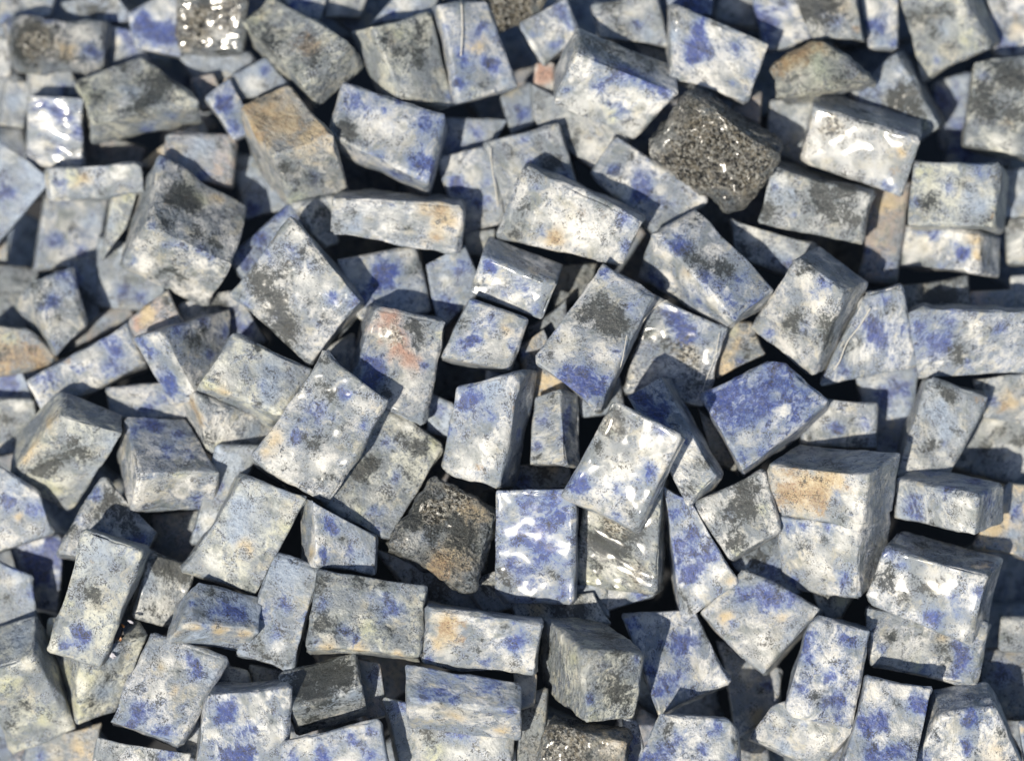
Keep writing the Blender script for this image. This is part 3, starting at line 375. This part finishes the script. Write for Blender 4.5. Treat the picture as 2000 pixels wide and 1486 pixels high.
1415,634 1467,634 1492,690 1400,736|0,3|.5|o|.08 .25 .1 .5 .05|k1460,690,10 b1450,700,8 y1430,650,14 o1440,670,12 k1475,660,8|beige speckled stone between the blue slab with hairs and the hollowed block
1275,577 1419,640 1371,790 1222,762|0,4|.17|w|.3 .25 .03 .5 .5|b1340,640,18 b1320,620,14 b1355,650,14 b1300,600,10 b1330,665,14 k1330,685,16 k1355,700,14 k1260,650,12 k1300,670,12 k1345,750,14 w1290,650,12 x1340,690,26 w1300,720,14 k1370,750,12 w1295,590,12 k1290,620,3|blue-banded slab with glittering dark lower half, a hair lying over its left corner
1130,770 1206,740 1216,800 1140,812|0,3|.8|s|.1 .15 0 .3 0||shaded grey stone behind the upper left end of the glossy white-glinting slab
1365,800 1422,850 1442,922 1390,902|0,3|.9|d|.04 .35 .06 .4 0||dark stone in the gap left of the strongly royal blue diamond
636,682 690,652 700,742 652,722|0,3|.6|g|.06 .1 0 .25 0||grey stone in shade left of the pink-crusted block
838,770 886,790 880,852 836,842|0,3|.6|s|.22 .1 0 .3 0|b860,800,10|blue-grey stone between the pink-crusted block and the small-orange-mark block
490,1300 552,1310 562,1346 500,1346|0,3|.9|g|.04 .25 0 .3 0||shaded grey stone above the bright white and blue square block
438,1298 482,1310 492,1346 420,1352|0,3|.7|g|.05 .1 .02 .3 0|w450,1330,10|light grey stone right of the uneven blue and white block
700,1290 742,1300 756,1390 712,1402|0,3|.8|p|.12 .2 .03 .3 0|b730,1320,10|shaded stone right of the smoky grey block
352,1330 402,1340 386,1472 345,1460|0,3|.4|w|.2 .08 .05 .35 0|b380,1400,12 w370,1380,10 o365,1390,8|thin white and blue stone left of the bright square block
194,1440 372,1470 362,1542 180,1532|-4,3|.3|w|.15 .2 .04 .4 0|k230,1470,14 k300,1480,12 w200,1450,10 b320,1480,12 b340,1465,10|pale speckled stone cut off by the bottom edge below the uneven blue and white block
60,1450 192,1415 186,1512 40,1522|0,4|.4|o|.1 .1 .12 .35 0|b80,1480,14 o150,1450,18 w110,1470,12|beige-brown stone at the bottom edge under the green-grey blocks
-22,1090 60,1130 74,1214 -22,1236|0,4|.4|s|.22 .12 0 .35 0|b30,1110,14 w20,1140,14 k10,1170,10 b60,1160,12|blue-grey stone at the left edge above the smooth-topped green-grey block
20,1060 122,1048 110,1192 60,1182|0,4|.45|w|.45 .1 .02 .35 0|b95,1090,22 b60,1100,20 b80,1130,16 b100,1060,14 w80,1060,10 k55,1120,8|violet-blue stone left of the tall leaning block
-22,900 72,960 99,1036 -22,1076|0,4|.35|w|.25 .12 .04 .35 0|b20,980,14 b60,990,14 w65,1030,10 b80,1000,10 w10,1050,12 s30,940,20 o40,1010,8|blue-tinged stone at the left edge below the beige-flanked block
300,1010 392,1000 392,1102 300,1092|0,3|1.1|p|.02 .25 .04 .3 0||brown stone down in the gap right of the salt-and-pepper block
425,880 502,880 442,1052 378,1052|-3,3|.4|s|.12 .1 .02 .3 0|w400,1020,14 b430,950,12 s440,920,14 b385,1030,8|pale blue-grey stone right of the creamy-fronted cube
255,626 326,572 356,634 276,670|0,4|.35|p|.04 .12 .12 .35 0|P268,630,12 k320,590,10 o290,620,14|brown-pink stone below the large black-smudged block
350,596 462,570 516,664 380,692|0,4|.4|w|.3 .3 0 .4 .1|k420,590,16 b450,620,16 b480,640,14 k440,600,10 w390,620,12 w480,625,8|blue and black mottled stone behind the bright-ridged block
132,514 192,504 192,612 164,632|0,3|.5|s|.25 .35 0 .3 0|k170,590,14 b150,545,14|dark blue and black stone right of the small grey-streaked wedge
130,642 242,590 256,626 110,702|0,3|.4|p|.06 .12 .04 .3 0|s200,630,12 w150,660,8|grey-brown diagonal stone above the rust-dotted diagonal block
-22,636 56,646 112,706 -22,736|0,3|.4|o|.03 .15 .5 .5 0|r20,700,24 r70,700,18 k0,690,12 y20,660,18 o80,720,14|ochre and rust coloured stone at the left edge
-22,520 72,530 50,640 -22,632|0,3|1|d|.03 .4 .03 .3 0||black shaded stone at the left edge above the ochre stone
-22,690 40,722 66,792 -22,800|0,3|.6|s|.35 .15 0 .3 0|b10,740,18|deep blue shaded stone at the left edge below the ochre stone
-22,782 62,784 82,872 -22,892|0,3|.45|g|.06 .3 0 .35 0|k10,820,14 w40,800,12 k30,860,10|grey black-spotted stone at the left edge above the blue-tinged stone
398,780 542,830 518,880 418,884|-40,-22|.35|w|.08 .2 .15 .5 .4|w440,840,12 w430,860,10 s500,850,18 y425,875,10 k412,860,10 o370,790,18 o385,820,16 r375,800,14 r395,830,12|white block with a bright orange-brown left flank, under the pale layered slab
215,760 352,745 366,816 225,816|0,4|.55|w|.25 .12 0 .3 .05|w260,780,14 b290,795,14 b320,780,12|blue and white stone in half shade above the creamy-fronted cube
352,106 482,104 502,132 400,172|0,3|.9|s|.15 .2 0 .3 0||dark slate stone in the shadow under the rough glaring block
374,156 416,146 442,200 394,216|0,3|.7|p|.05 .2 0 .3 0||dim brown-grey stone right of the broad craggy block
1446,176 1487,180 1482,240 1430,215|0,3|.6|p|.05 .1 0 .25 0||small taupe stone between the black and gold block and the ochre rough chunk
'''
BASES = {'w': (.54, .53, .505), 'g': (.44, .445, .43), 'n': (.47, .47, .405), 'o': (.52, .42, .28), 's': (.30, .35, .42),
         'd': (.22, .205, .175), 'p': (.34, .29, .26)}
PAT = {'w': (.66, .65, .61), 'o': (.45, .36, .225), 'y': (.43, .43, .30), 'n': (.36, .39, .31), 's': (.27, .32, .39), 'P': (.36, .215, .16)}

class St: pass
stones = []
for ln in DATA.strip().splitlines():
    q, e, lay, mt, par, bl, lab = ln.split('|')
    s = St()
    s.q = np.array([[float(c) for c in p.split(',')] for p in q.split()])
    ee = [[float(c) for c in p.split(',')] for p in e.split(';')]
    s.e = np.array(ee * 4 if len(ee) == 1 else ee)
    cc = s.q.mean(0); s.q = cc + (s.q - cc) * (1.055 if float(lay) < .33 else 1.12)
    s.lay = float(lay); s.mat = mt; s.par = [float(x) for x in par.split()]
    s.blobs = [(w[0], [float(c) for c in w[1:].split(',')]) for w in bl.split()]
    s.label = lab; s.seed = len(stones) + 11
    stones.append(s)
stones.sort(key=lambda s: s.lay)

def solve(s):
    rnd = random.Random(s.seed)
    q = s.q
    a = (q[1] - q[0] + q[2] - q[3]) / 2; b = (q[3] - q[0] + q[2] - q[1]) / 2
    c = s.e.mean(0)
    size = (np.hypot(*a) + np.hypot(*b)) / 2
    lc = np.hypot(*c)
    T = max(min(size * .8, 120), lc * (1.5 if lc < 90 else 1.9), 60)
    den = a.dot(b)
    if abs(den) > 1e-6:
        t2 = -(a.dot(c)) * (b.dot(c)) / den
        if t2 > 0 and lc > 20:
            T2 = math.sqrt(t2 + lc * lc)
            if .85 * lc < T2 < 200: T = .5 * T + .5 * max(T2, lc * 1.15, 60)
    dc = math.sqrt(max(T * T - lc * lc, (.35 * T) ** 2))
    na = -a.dot(c) / dc; nb = -b.dot(c) / dc
    if lc < 25:
        na += rnd.uniform(-.16, .16) * np.hypot(*a); nb += rnd.uniform(-.16, .16) * np.hypot(*b)
    lim = 1.3
    na = max(-lim * np.hypot(*a), min(lim * np.hypot(*a), na)); nb = max(-lim * np.hypot(*b), min(lim * np.hypot(*b), nb))
    # plane of the front face: depth is linear in the photo plane
    M = np.array([a, b]); 
    try: g = np.linalg.solve(M, np.array([na, nb]))
    except Exception: g = np.zeros(2)
    gl = np.hypot(*g)
    if gl > 1.5: g *= 1.5 / gl
    if s.par[4] > .8: g = g * .08 + np.array([-.195, .25])       # wet faces that catch the sun
    ctr = q.mean(0)
    zf = (q - ctr) @ g
    back = q + s.e
    zb = zf + dc
    if lc < 25:                                # square the back face up behind the front one
        zb = zf + dc
    s.ctr = ctr
    s.V = np.vstack([np.column_stack([q, zf]), np.column_stack([back, zb])])    # 0-3 front, 4-7 back
    s.T = T
for s in stones: solve(s)

# ------------------------------------------------------------------ how deep each stone lies in the heap
def surf(x, y):
    return .22 * (800 - y) + .00012 * (x - 1080) ** 2
G = 6; X0, Y0 = -80, -80; W, H = 2160 // G, 1650 // G
TRI = [(0, 1, 2), (0, 2, 3), (4, 5, 6), (4, 6, 7), (0, 1, 5), (0, 5, 4), (1, 2, 6), (1, 6, 5), (2, 3, 7), (2, 7, 6), (3, 0, 4), (3, 4, 7)]
def raster(V):
    F = np.full((H, W), np.inf); Bk = np.full((H, W), -np.inf)
    c = V[:, :2].mean(0)
    P = V.copy(); d = P[:, :2] - c; L = np.hypot(d[:, 0], d[:, 1]) + 1e-6
    P[:, :2] = c + d * np.clip((L - 9) / L, .3, 1)[:, None]
    for t in TRI:
        A, B, C = P[t[0]], P[t[1]], P[t[2]]
        x0, x1 = int((min(A[0], B[0], C[0]) - X0) // G), int((max(A[0], B[0], C[0]) - X0) // G) + 1
        y0, y1 = int((min(A[1], B[1], C[1]) - Y0) // G), int((max(A[1], B[1], C[1]) - Y0) // G) + 1
        x0, y0, x1, y1 = max(x0, 0), max(y0, 0), min(x1, W), min(y1, H)
        if x1 <= x0 or y1 <= y0: continue
        X, Y = np.meshgrid((np.arange(x0, x1) + .5) * G + X0, (np.arange(y0, y1) + .5) * G + Y0)
        den = (B[1] - C[1]) * (A[0] - C[0]) + (C[0] - B[0]) * (A[1] - C[1])
        if abs(den) < 1e-3: continue
        u = ((B[1] - C[1]) * (X - C[0]) + (C[0] - B[0]) * (Y - C[1])) / den
        v = ((C[1] - A[1]) * (X - C[0]) + (A[0] - C[0]) * (Y - C[1])) / den
        w = 1 - u - v; m = (u >= 0) & (v >= 0) & (w >= 0)
        Z = u * A[2] + v * B[2] + w * C[2]
        f = F[y0:y1, x0:x1]; bk = Bk[y0:y1, x0:x1]
        f[m] = np.minimum(f[m], Z[m]); bk[m] = np.maximum(bk[m], Z[m])
    return F, Bk
for s in stones:
    s.F, s.B = raster(s.V); s.M = np.isfinite(s.F)
    ys, xs = np.where(s.M); s.bb = (xs.min(), xs.max() + 1, ys.min(), ys.max() + 1) if len(xs) else (0, 1, 0, 1)
    s.nom = surf(*s.ctr) + 50 * min(s.lay, .5) + 120 * s.lay
    s.z = s.nom
pairs = []
for i, p in enumerate(stones):
    for j in range(i + 1, len(stones)):
        o = stones[j]
        x0, x1 = max(p.bb[0], o.bb[0]), min(p.bb[1], o.bb[1]); y0, y1 = max(p.bb[2], o.bb[2]), min(p.bb[3], o.bb[3])
        if x1 <= x0 or y1 <= y0: continue
        m = p.M[y0:y1, x0:x1] & o.M[y0:y1, x0:x1]
        n = m.sum()
        if n < 2: continue
        Fi, Bi, Fj = p.F[y0:y1, x0:x1][m], p.B[y0:y1, x0:x1][m], o.F[y0:y1, x0:x1][m]
        hard = np.percentile(Fi - Fj, 96 if n > .12 * min(p.M.sum(), o.M.sum()) else 55) + 6                       # picture order: i really in front of j
        soft = max(hard, np.percentile(.65 * Fi + .35 * Bi - Fj, 60))   # and not sunk into it
        pairs.append((i, j, hard, soft))
for it in range(160):
    for i, j, hard, soft in pairs:
        p, o = stones[i], stones[j]
        t = hard if it > 110 else .5 * (hard + soft)
        v = p.z + t - o.z
        if v > 0: p.z -= v * .25; o.z += v * .5
    if it < 110:
        for s in stones: s.z += (s.nom - s.z) * .05
for j in range(len(stones)):
    for i, jj, hard, soft in pairs:
        if jj == j: stones[j].z = max(stones[j].z, stones[i].z + hard)
for s in stones: s.V[:, 2] += s.z

# ------------------------------------------------------------------ stone meshes
_topo = {}
def topo(n, m):
    if (n, m) in _topo: return _topo[(n, m)]
    def ticks(k):
        t = np.linspace(-1, 1, k + 1); return np.sign(t) * (1 - (1 - np.abs(t)) ** 1.6)
    tu, tv, tw = ticks(n), ticks(n), ticks(m)
    idx = {}; pts = []; faces = []
    def vid(i, j, k):
        key = (i, j, k)
        if key not in idx: idx[key] = len(pts); pts.append((tu[i], tv[j], tw[k]))
        return idx[key]
    for i in range(n):
        for j in range(n):
            faces.append((vid(i, j, 0), vid(i + 1, j, 0), vid(i + 1, j + 1, 0), vid(i, j + 1, 0)))
            faces.append((vid(i, j, m), vid(i, j + 1, m), vid(i + 1, j + 1, m), vid(i + 1, j, m)))
    for k in range(m):
        for i in range(n):
            faces.append((vid(i, 0, k), vid(i, 0, k + 1), vid(i + 1, 0, k + 1), vid(i + 1, 0, k)))
            faces.append((vid(i, n, k), vid(i + 1, n, k), vid(i + 1, n, k + 1), vid(i, n, k + 1)))
            faces.append((vid(0, i, k), vid(0, i + 1, k), vid(0, i + 1, k + 1), vid(0, i, k + 1)))
            faces.append((vid(n, i, k), vid(n, i, k + 1), vid(n, i + 1, k + 1), vid(n, i + 1, k)))
    _topo[(n, m)] = (np.array(pts), faces)
    return _topo[(n, m)]

def build_stone(V, par, matk, blobs, seed, label, group, fine):
    rnd = random.Random(seed)
    b, k, r, rough, wet = par
    if wet <= .31: wet *= .3
    P, faces = topo(*( (30, 18) if fine else (14, 9) ))
    hu = np.linalg.norm((V[1] - V[0] + V[2] - V[3]) / 2) / 2; hv = np.linalg.norm((V[3] - V[0] + V[2] - V[1]) / 2) / 2
    hw = np.linalg.norm(V[4:].mean(0) - V[:4].mean(0)) / 2
    hh = np.array([hu, hv, hw])
    Q = P * hh
    rn = vnoise(Q / 38 + seed, seed)
    rad = np.clip(4.0 + 2.6 * rn + 3.5 * rough, 1.5, min(hh) * .45)[:, None]
    inner = np.clip(Q, -(hh - rad), hh - rad)
    d = Q - inner; L = np.linalg.norm(d, axis=1, keepdims=True) + 1e-9
    dn = d / L
    Q = inner + rad * dn
    p = Q / hh
    u, v, w = (p[:, 0] + 1) / 2, (p[:, 1] + 1) / 2, (p[:, 2] + 1) / 2
    cf = lambda A, B, C, D: ((1 - u) * (1 - v))[:, None] * A + (u * (1 - v))[:, None] * B + (u * v)[:, None] * C + ((1 - u) * v)[:, None] * D
    X = (1 - w)[:, None] * cf(*V[:4]) + w[:, None] * cf(*V[4:])
    ax = [(V[1] - V[0] + V[2] - V[3]), (V[3] - V[0] + V[2] - V[1]), (V[4:].mean(0) - V[:4].mean(0))]
    # outward normals of the six faces (skewed boxes): use cross products
    ctr = V.mean(0); nrm = []
    for i in range(3):
        nn = np.cross(ax[(i + 1) % 3], ax[(i + 2) % 3]); nn /= np.linalg.norm(nn) + 1e-9
        if nn.dot(ax[i]) < 0: nn = -nn
        nrm.append(nn)
    dirn = dn @ np.array(nrm); dirn /= np.linalg.norm(dirn, axis=1, keepdims=True) + 1e-9
    sz = min(1.0, (hu + hv) / 180)
    off = np.array([rnd.uniform(0, 90) for _ in range(3)])
    big = vnoise(X / 85 + off, seed) ; mid = vnoise(X / 34 + off, seed + 1); sm = vnoise(X / 14 + off, seed + 2)
    tiny = vnoise(X / 6.5 + off, seed + 3)
    ridged = 1 - np.abs(vnoise(X / 48 + off * 2, seed + 4)) * 2
    edge = np.clip((np.abs(dn) > .2).sum(1) - 1, 0, 1)
    amp = sz * (big * (2 + 8 * rough) + mid * (.6 + 5 * rough) + ridged * (4.5 * rough) + sm * (.35 + 1.9 * rough) + tiny * (.1 + .8 * rough))
    for i in range(3):                     # hollow, conchoidal breaks on some faces
        c_ = rnd.choice([0, 1, 1]) * rnd.uniform(3, 10) * sz * (1 if i < 2 else .5) * (rough > .33)
        j = [x for x in range(3) if x != i]
        side = rnd.choice([-1, 1, 0])
        msk = np.abs(dn[:, i]) * (1 if side == 0 else (np.sign(dn[:, i]) == side))
        amp -= c_ * msk * (1 - p[:, j[0]] ** 2) * (1 + .8 * mid)
    if wet > .8: amp *= .4
    amp -= edge * (np.clip(mid + .1, 0, 1) * (2.5 + 6 * rough) + np.clip(sm, 0, 1) * (3.4 + 4 * rough) + np.clip(tiny, 0, 1) * 1.8) * sz
    if rough > .8: amp += (sm * 3.2 + tiny * 1.8 + mid * 3) * sz
    Xd = X + dirn * amp[:, None]
    C0 = Xd.mean(0)
    for _ in range(rnd.choice([3, 4, 5]) if rough > .3 else 2):
        sg = np.array([rnd.choice([-1, 1]) for _ in range(3)]); sg[rnd.randrange(3)] *= rnd.choice([0, 0, 1])
        pn = (sg * np.array([rnd.uniform(.5, 1.2) for _ in range(3)])) @ np.array(nrm)
        if np.linalg.norm(pn) < .1: continue
        pn /= np.linalg.norm(pn)
        pr = (Xd - C0) @ pn; top = pr.max()
        cut = top - rnd.uniform(3, 6 + 9 * rough) * max(sz, .5)
        ex = np.clip(pr - cut + mid * 2.5 + sm * 1.0, 0, None)
        Xd = Xd - pn * (ex * .88)[:, None]
    n = len(X)
    B_ = np.full(n, (min(b, .5) - .42) * .95 - (.10 if b > .5 else 0)); K_ = np.full(n, (min(k, .6) - .44) * .95); R_ = np.full(n, (r - .62) * .95)
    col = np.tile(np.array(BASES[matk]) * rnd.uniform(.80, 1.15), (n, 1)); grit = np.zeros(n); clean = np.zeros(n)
    cnt = {}
    for t, _ in blobs: cnt[t] = cnt.get(t, 0) + 1
    if cnt.get('b', 0) > 1: B_ -= .09
    if cnt.get('k', 0) > 1: K_ -= .08
    for t, (bx, by, br) in blobs:
        lv = .62 if t == 'w' else 1.0
        dd = (X[:, 0] - bx) ** 2 + (X[:, 1] - by) ** 2
        wd = np.column_stack([vnoise(X / 17 + off, seed + 7), vnoise(X / 17 + off, seed + 8)]) * 5.5 + np.column_stack([mid, big]) * 5
        near = dd < max(dd.min() * 1.5, 60)
        z = X[near, 2].min()
        wk = .5 + br / 22
        dd = (X[:, 0] + wd[:, 0] * wk - bx) ** 2 + (X[:, 1] + wd[:, 1] * wk - by) ** 2
        w3 = np.exp(-(dd + .6 * (X[:, 2] - z) ** 2) / (br * 1.25) ** 2)
        if t == 'b': B_ += w3 * (.60 if b < .5 else .34)
        elif t == 'k': K_ += w3 * .58
        elif t == 'r': R_ += w3 * .70
        elif t == 'x': grit = np.maximum(grit, w3 * (1 if matk in 'do' or rough > .85 else .55))
        else:
            c2 = np.array(PAT[t]); f = (np.clip(w3 * 1.2 + .35 * mid + .3 * sm + .15 * tiny - .08, 0, 1) * np.clip(w3 * 6, 0, 1))[:, None] * lv
            col = col * (1 - f) + c2 * f; clean = np.maximum(clean, f[:, 0] * .85)
            if t == 'w': B_ -= w3 * .35; K_ -= w3 * .30
            if t == 'o': R_ += w3 * .34; K_ -= w3 * .15; B_ -= w3 * .3
            if t == 'P': B_ -= w3 * .5; K_ -= w3 * .3; R_ += w3 * .25
    me = bpy.data.meshes.new("stone")
    Wp = world_pts(Xd[:, 0], Xd[:, 1], Xd[:, 2])
    org = Wp.mean(0)
    me.from_pydata((Wp - org).tolist(), [], faces)
    me.update()
    vol = np.linalg.det(np.array(ax))
    if vol > 0: me.flip_normals()
    me.polygons.foreach_set("use_smooth", [True] * len(faces))
    # stretched, randomly turned grain
    rot = np.array(Matrix.Rotation(rnd.uniform(0, 6.28), 3, 'X') @ Matrix.Rotation(rnd.uniform(0, 6.28), 3, 'Z'))
    gr = (X + dirn * amp[:, None]) / 100 @ rot.T * np.array([1, 1, rnd.choice([1, 1.2, 1.8])]) + off
    at = me.attributes.new("grain", 'FLOAT_VECTOR', 'POINT'); at.data.foreach_set("vector", gr.astype(np.float32).ravel())
    one = np.ones(n)
    for nm, arr, al in (("minerals", (B_, K_, R_), one), ("crust", (np.full(n, rough), grit, np.full(n, wet)), one), ("matrix_colour", col.T, clean)):
        at = me.attributes.new(nm, 'FLOAT_COLOR', 'POINT')
        at.data.foreach_set("color", np.column_stack([*arr, al]).astype(np.float32).ravel())
    me.materials.append(STONE)
    o = bpy.data.objects.new("stone_block", me)
    scene.collection.objects.link(o)
    o.location = org.tolist()
    o["label"] = label; o["category"] = "stone"; o["group"] = group
    return Wp

low = 1e9
HEAP = "rough cut blue and white stone blocks in the heap"
for s in stones:
    big = (s.V[:, :2].max(0) - s.V[:, :2].min(0)).max() > 95 and s.lay < .7
    w = build_stone(s.V, s.par, s.mat, s.blobs, s.seed, s.label, HEAP, big)
    low = min(low, w[:, 2].min())

# stones seen only as dark shapes at the bottom of the gaps
cov = np.zeros((H, W), bool)
for s in stones: cov |= s.M
for _ in range(2):
    c2 = cov.copy(); c2[1:] |= cov[:-1]; c2[:-1] |= cov[1:]; c2[:, 1:] |= cov[:, :-1]; c2[:, :-1] |= cov[:, 1:]; cov = c2
rnd = random.Random(5)
nf = 0; used = set()
while nf < 64:
        I = np.pad((~cov[:, :]).astype(int), ((1, 0), (1, 0))).cumsum(0).cumsum(1)
        K = 11
        cnt_ = I[2 * K:, 2 * K:] - I[:-2 * K, 2 * K:] - I[2 * K:, :-2 * K] + I[:-2 * K, :-2 * K]
        cnt_ = cnt_.copy(); lo = (K + 2) ; 
        jx = (np.arange(cnt_.shape[1]) + K) * G + X0; jy = (np.arange(cnt_.shape[0]) + K) * G + Y0
        cnt_[:, (jx < 0) | (jx > 2000)] = 0; cnt_[(jy < 0) | (jy > 1486), :] = 0
        best = np.unravel_index(cnt_.argmax(), cnt_.shape)
        if cnt_[best] < 16: break
        cx, cy = jx[best[1]], jy[best[0]]
        th = rnd.uniform(0, 1.57); a = rnd.uniform(72, 86)
        ca, sa = math.cos(th) * a, math.sin(th) * a
        q = np.array([[cx - ca + sa, cy - sa - ca], [cx + ca + sa, cy + sa - ca], [cx + ca - sa, cy + sa + ca], [cx - ca - sa, cy - sa + ca]])
        zc = surf(cx, cy) + 290 + rnd.uniform(0, 70)
        tx, ty = rnd.uniform(-.4, .4), rnd.uniform(-.4, .4)
        zf = zc + (q[:, 0] - cx) * tx + (q[:, 1] - cy) * ty
        V = np.vstack([np.column_stack([q, zf]), np.column_stack([q + [-tx * 90, -ty * 90], zf + 100])])
        cov[max(best[0], 0):best[0] + 2 * K, max(best[1], 0):best[1] + 2 * K] = True
        for s in sorted(stones, key=lambda s: np.hypot(*(s.ctr - (cx, cy)))):
            head = ' '.join(s.label.split(',')[0].split()[:9])
            while head.split()[-1] in ('a', 'an', 'the', 'of', 'with', 'and', 'by', 'in', 'on', 'at', 'right', 'left', 'under', 'behind', 'its', 'between', 'one', 'to', 'from', 'beside', 'off', 'above', 'over', 'below'): head = head.rsplit(' ', 1)[0]
            if head not in used: used.add(head); break
        w = build_stone(V, [.28, .30, .05, .45, 0], rnd.choice('wgsp'), [], 900 + nf, "stone deep in the gap by the " + head,
                        "shadowed stones at the bottom of the gaps", False)
        low = min(low, w[:, 2].min()); nf += 1
dz = np.array([s.z - s.nom for s in stones]); print([(round(s.z - s.nom), s.label) for s in stones if abs(s.z - s.nom) > 130]); print("offset", np.percentile(dz, [0, 10, 50, 90, 100]))
print("stones", len(stones), "deep", nf, "z range", min(s.z for s in stones), max(s.z for s in stones))

# ------------------------------------------------------------------ ground under the heap
gm = bpy.data.meshes.new("ground")
gz = low - .0005; R_ = 3.0
gm.from_pydata([(-R_, -R_, gz), (R_, -R_, gz), (R_, R_, gz), (-R_, R_, gz)], [], [(0, 1, 2, 3)])
gm.materials.append(plain("dark_ground", (.035, .036, .04), .9))
go = bpy.data.objects.new("ground", gm); scene.collection.objects.link(go); go["kind"] = "structure"

# ------------------------------------------------------------------ fibres lying on the stones
def depth_at(x, y):
    i, j = int((y - Y0) // G), int((x - X0) // G); z = 1e9
    for s in stones:
        if 0 <= i < H and 0 <= j < W and s.M[i, j]: z = min(z, s.F[i, j] + s.z)
    return z if z < 1e8 else surf(x, y) + 200
def fibre(pts, rad, mat, label, lift=9):
    P = np.array(pts, float)
    t = np.linspace(0, len(P) - 1, len(P) * 10)
    i = np.clip(t.astype(int), 0, len(P) - 2); f = (t - i)
    C = []
    for a, g in zip(i, f):
        p0, p1, p2, p3 = P[max(a - 1, 0)], P[a], P[a + 1], P[min(a + 2, len(P) - 1)]
        C.append(.5 * ((2 * p1) + (-p0 + p2) * g + (2 * p0 - 5 * p1 + 4 * p2 - p3) * g * g + (-p0 + 3 * p1 - 3 * p2 + p3) * g ** 3))
    C = np.array(C)
    z = np.array([depth_at(*c) for c in C])
    zz = np.array([z[max(0, q - 6):q + 7].min() for q in range(len(z))])
    zz = np.convolve(np.pad(zz, 4, mode='edge'), np.ones(9) / 9, 'valid') - lift
    Wp = world_pts(C[:, 0], C[:, 1], zz)
    vs, fs = [], []
    for q, pt in enumerate(Wp):
        tg = Wp[min(q + 1, len(Wp) - 1)] - Wp[max(q - 1, 0)]; tg = tg / np.linalg.norm(tg)
        n1 = np.cross(tg, np.array(BACK)); n1 /= np.linalg.norm(n1); n2 = np.cross(tg, n1)
        for k in range(6):
            vs.append(pt - Wp[0] + (n1 * math.cos(k * 1.047) + n2 * math.sin(k * 1.047)) * rad * S)
            if q: fs.append(((q - 1) * 6 + k, (q - 1) * 6 + (k + 1) % 6, q * 6 + (k + 1) % 6, q * 6 + k))
    me = bpy.data.meshes.new("fibre"); me.from_pydata([tuple(p) for p in vs], [], fs); me.materials.append(mat)
    me.polygons.foreach_set("use_smooth", [True] * len(fs))
    o = bpy.data.objects.new("fibre", me); scene.collection.objects.link(o); o.location = Wp[0].tolist()
    o["label"] = label; o["category"] = "fibre"; o["group"] = "loose fibres on the stones"
HAIR = plain("pale_fibre", (.75, .72, .64), .25, Transmission_Weight=.2)
fibre([(899, -20), (902, 20), (903, 60), (900, 110)], 1.6, HAIR, "thick glassy fibre hanging in from the top edge")
fibre([(1310, 585), (1290, 592), (1268, 612), (1248, 640)], .9, HAIR, "fine curved hair beside the charcoal-banded slab")
fibre([(1224, 655), (1215, 705), (1203, 745), (1190, 785)], .8, HAIR, "fine straight hair running down to the top of the glossy white-glinting slab")
fibre([(1700, 602), (1680, 635), (1655, 668), (1640, 705), (1628, 722)], 1.3, HAIR, "bright curved fibre along the hollowed block's right flank")
fibre([(958, 290), (961, 330), (968, 370), (972, 405)], 1.1, HAIR, "pale fibre above the rust-stained pale block")
fibre([(1405, 650), (1395, 700), (1378, 745), (1370, 775)], .8, HAIR, "fine hair over the edge of the blue-banded slab")
fibre([(548, 940), (560, 955), (575, 966), (592, 972)], 1.5, HAIR, "short curved glassy thread under the centre slab of the three")

# ------------------------------------------------------------------ scrap of bark and mica caught between two stones
scrap = bpy.data.objects.new("debris_scrap", None); scene.collection.objects.link(scrap)
zc = depth_at(238, 1262) + 4
scrap.location = Vector(world_pts(np.array([228.]), np.array([1250.]), np.array([zc - 12]))[0])
scrap["label"] = "crumpled black scrap with orange bits and a white flake, wedged beside the tall leaning block"; scrap["category"] = "scrap"
inv = np.array(scrap.location)
def chip(name, cx, cy, a, b_, ang, mat, lift, seed):
    r = random.Random(seed); n = 9; pts = []; a *= .72; b_ *= .72; cx += 8; lift *= .8
    for side in (0, 1):
        for q in range(n):
            t = q / n * 6.283; rr = r.uniform(.45, 1.1)
            x, y = math.cos(t) * a * rr, math.sin(t) * b_ * rr
            X, Y = cx + x * math.cos(ang) - y * math.sin(ang), cy + x * math.sin(ang) + y * math.cos(ang)
            pts.append((X, Y, zc - lift + side * 5 + r.uniform(-4, 4)))
    pts = np.array(pts)
    Wp = world_pts(pts[:, 0], pts[:, 1], pts[:, 2]) - inv
    me = bpy.data.meshes.new(name)
    me.from_pydata(Wp.tolist(), [], [tuple(range(n - 1, -1, -1)), tuple(range(n, 2 * n))] + [(q, (q + 1) % n, n + (q + 1) % n, n + q) for q in range(n)])
    me.materials.append(mat)
    o = bpy.data.objects.new(name, me); scene.collection.objects.link(o); o.parent = scrap
BLK = plain("black_bark", (.02, .018, .02), .4); ORG = plain("amber_bit", (.34, .15, .05), .45); WHT = plain("mica_flake", (.50, .49, .54), .3)
chip("bark", 222, 1235, 20, 30, .5, BLK, 10, 1); chip("bark", 206, 1262, 13, 22, .3, BLK, 8, 2)
chip("amber_bit", 232, 1222, 7, 4, .8, ORG, 20, 3); chip("amber_bit", 228, 1247, 4, 8, .2, ORG, 20, 4); chip("amber_bit", 212, 1236, 4, 4, .2, ORG, 19, 5)
chip("flake", 212, 1280, 11, 9, .3, WHT, 18, 6); chip("flake", 246, 1213, 14, 5, .35, WHT, 18, 7); chip("flake", 208, 1258, 7, 10, .1, plain("grey_mica", (.4, .38, .46), .25), 16, 8)
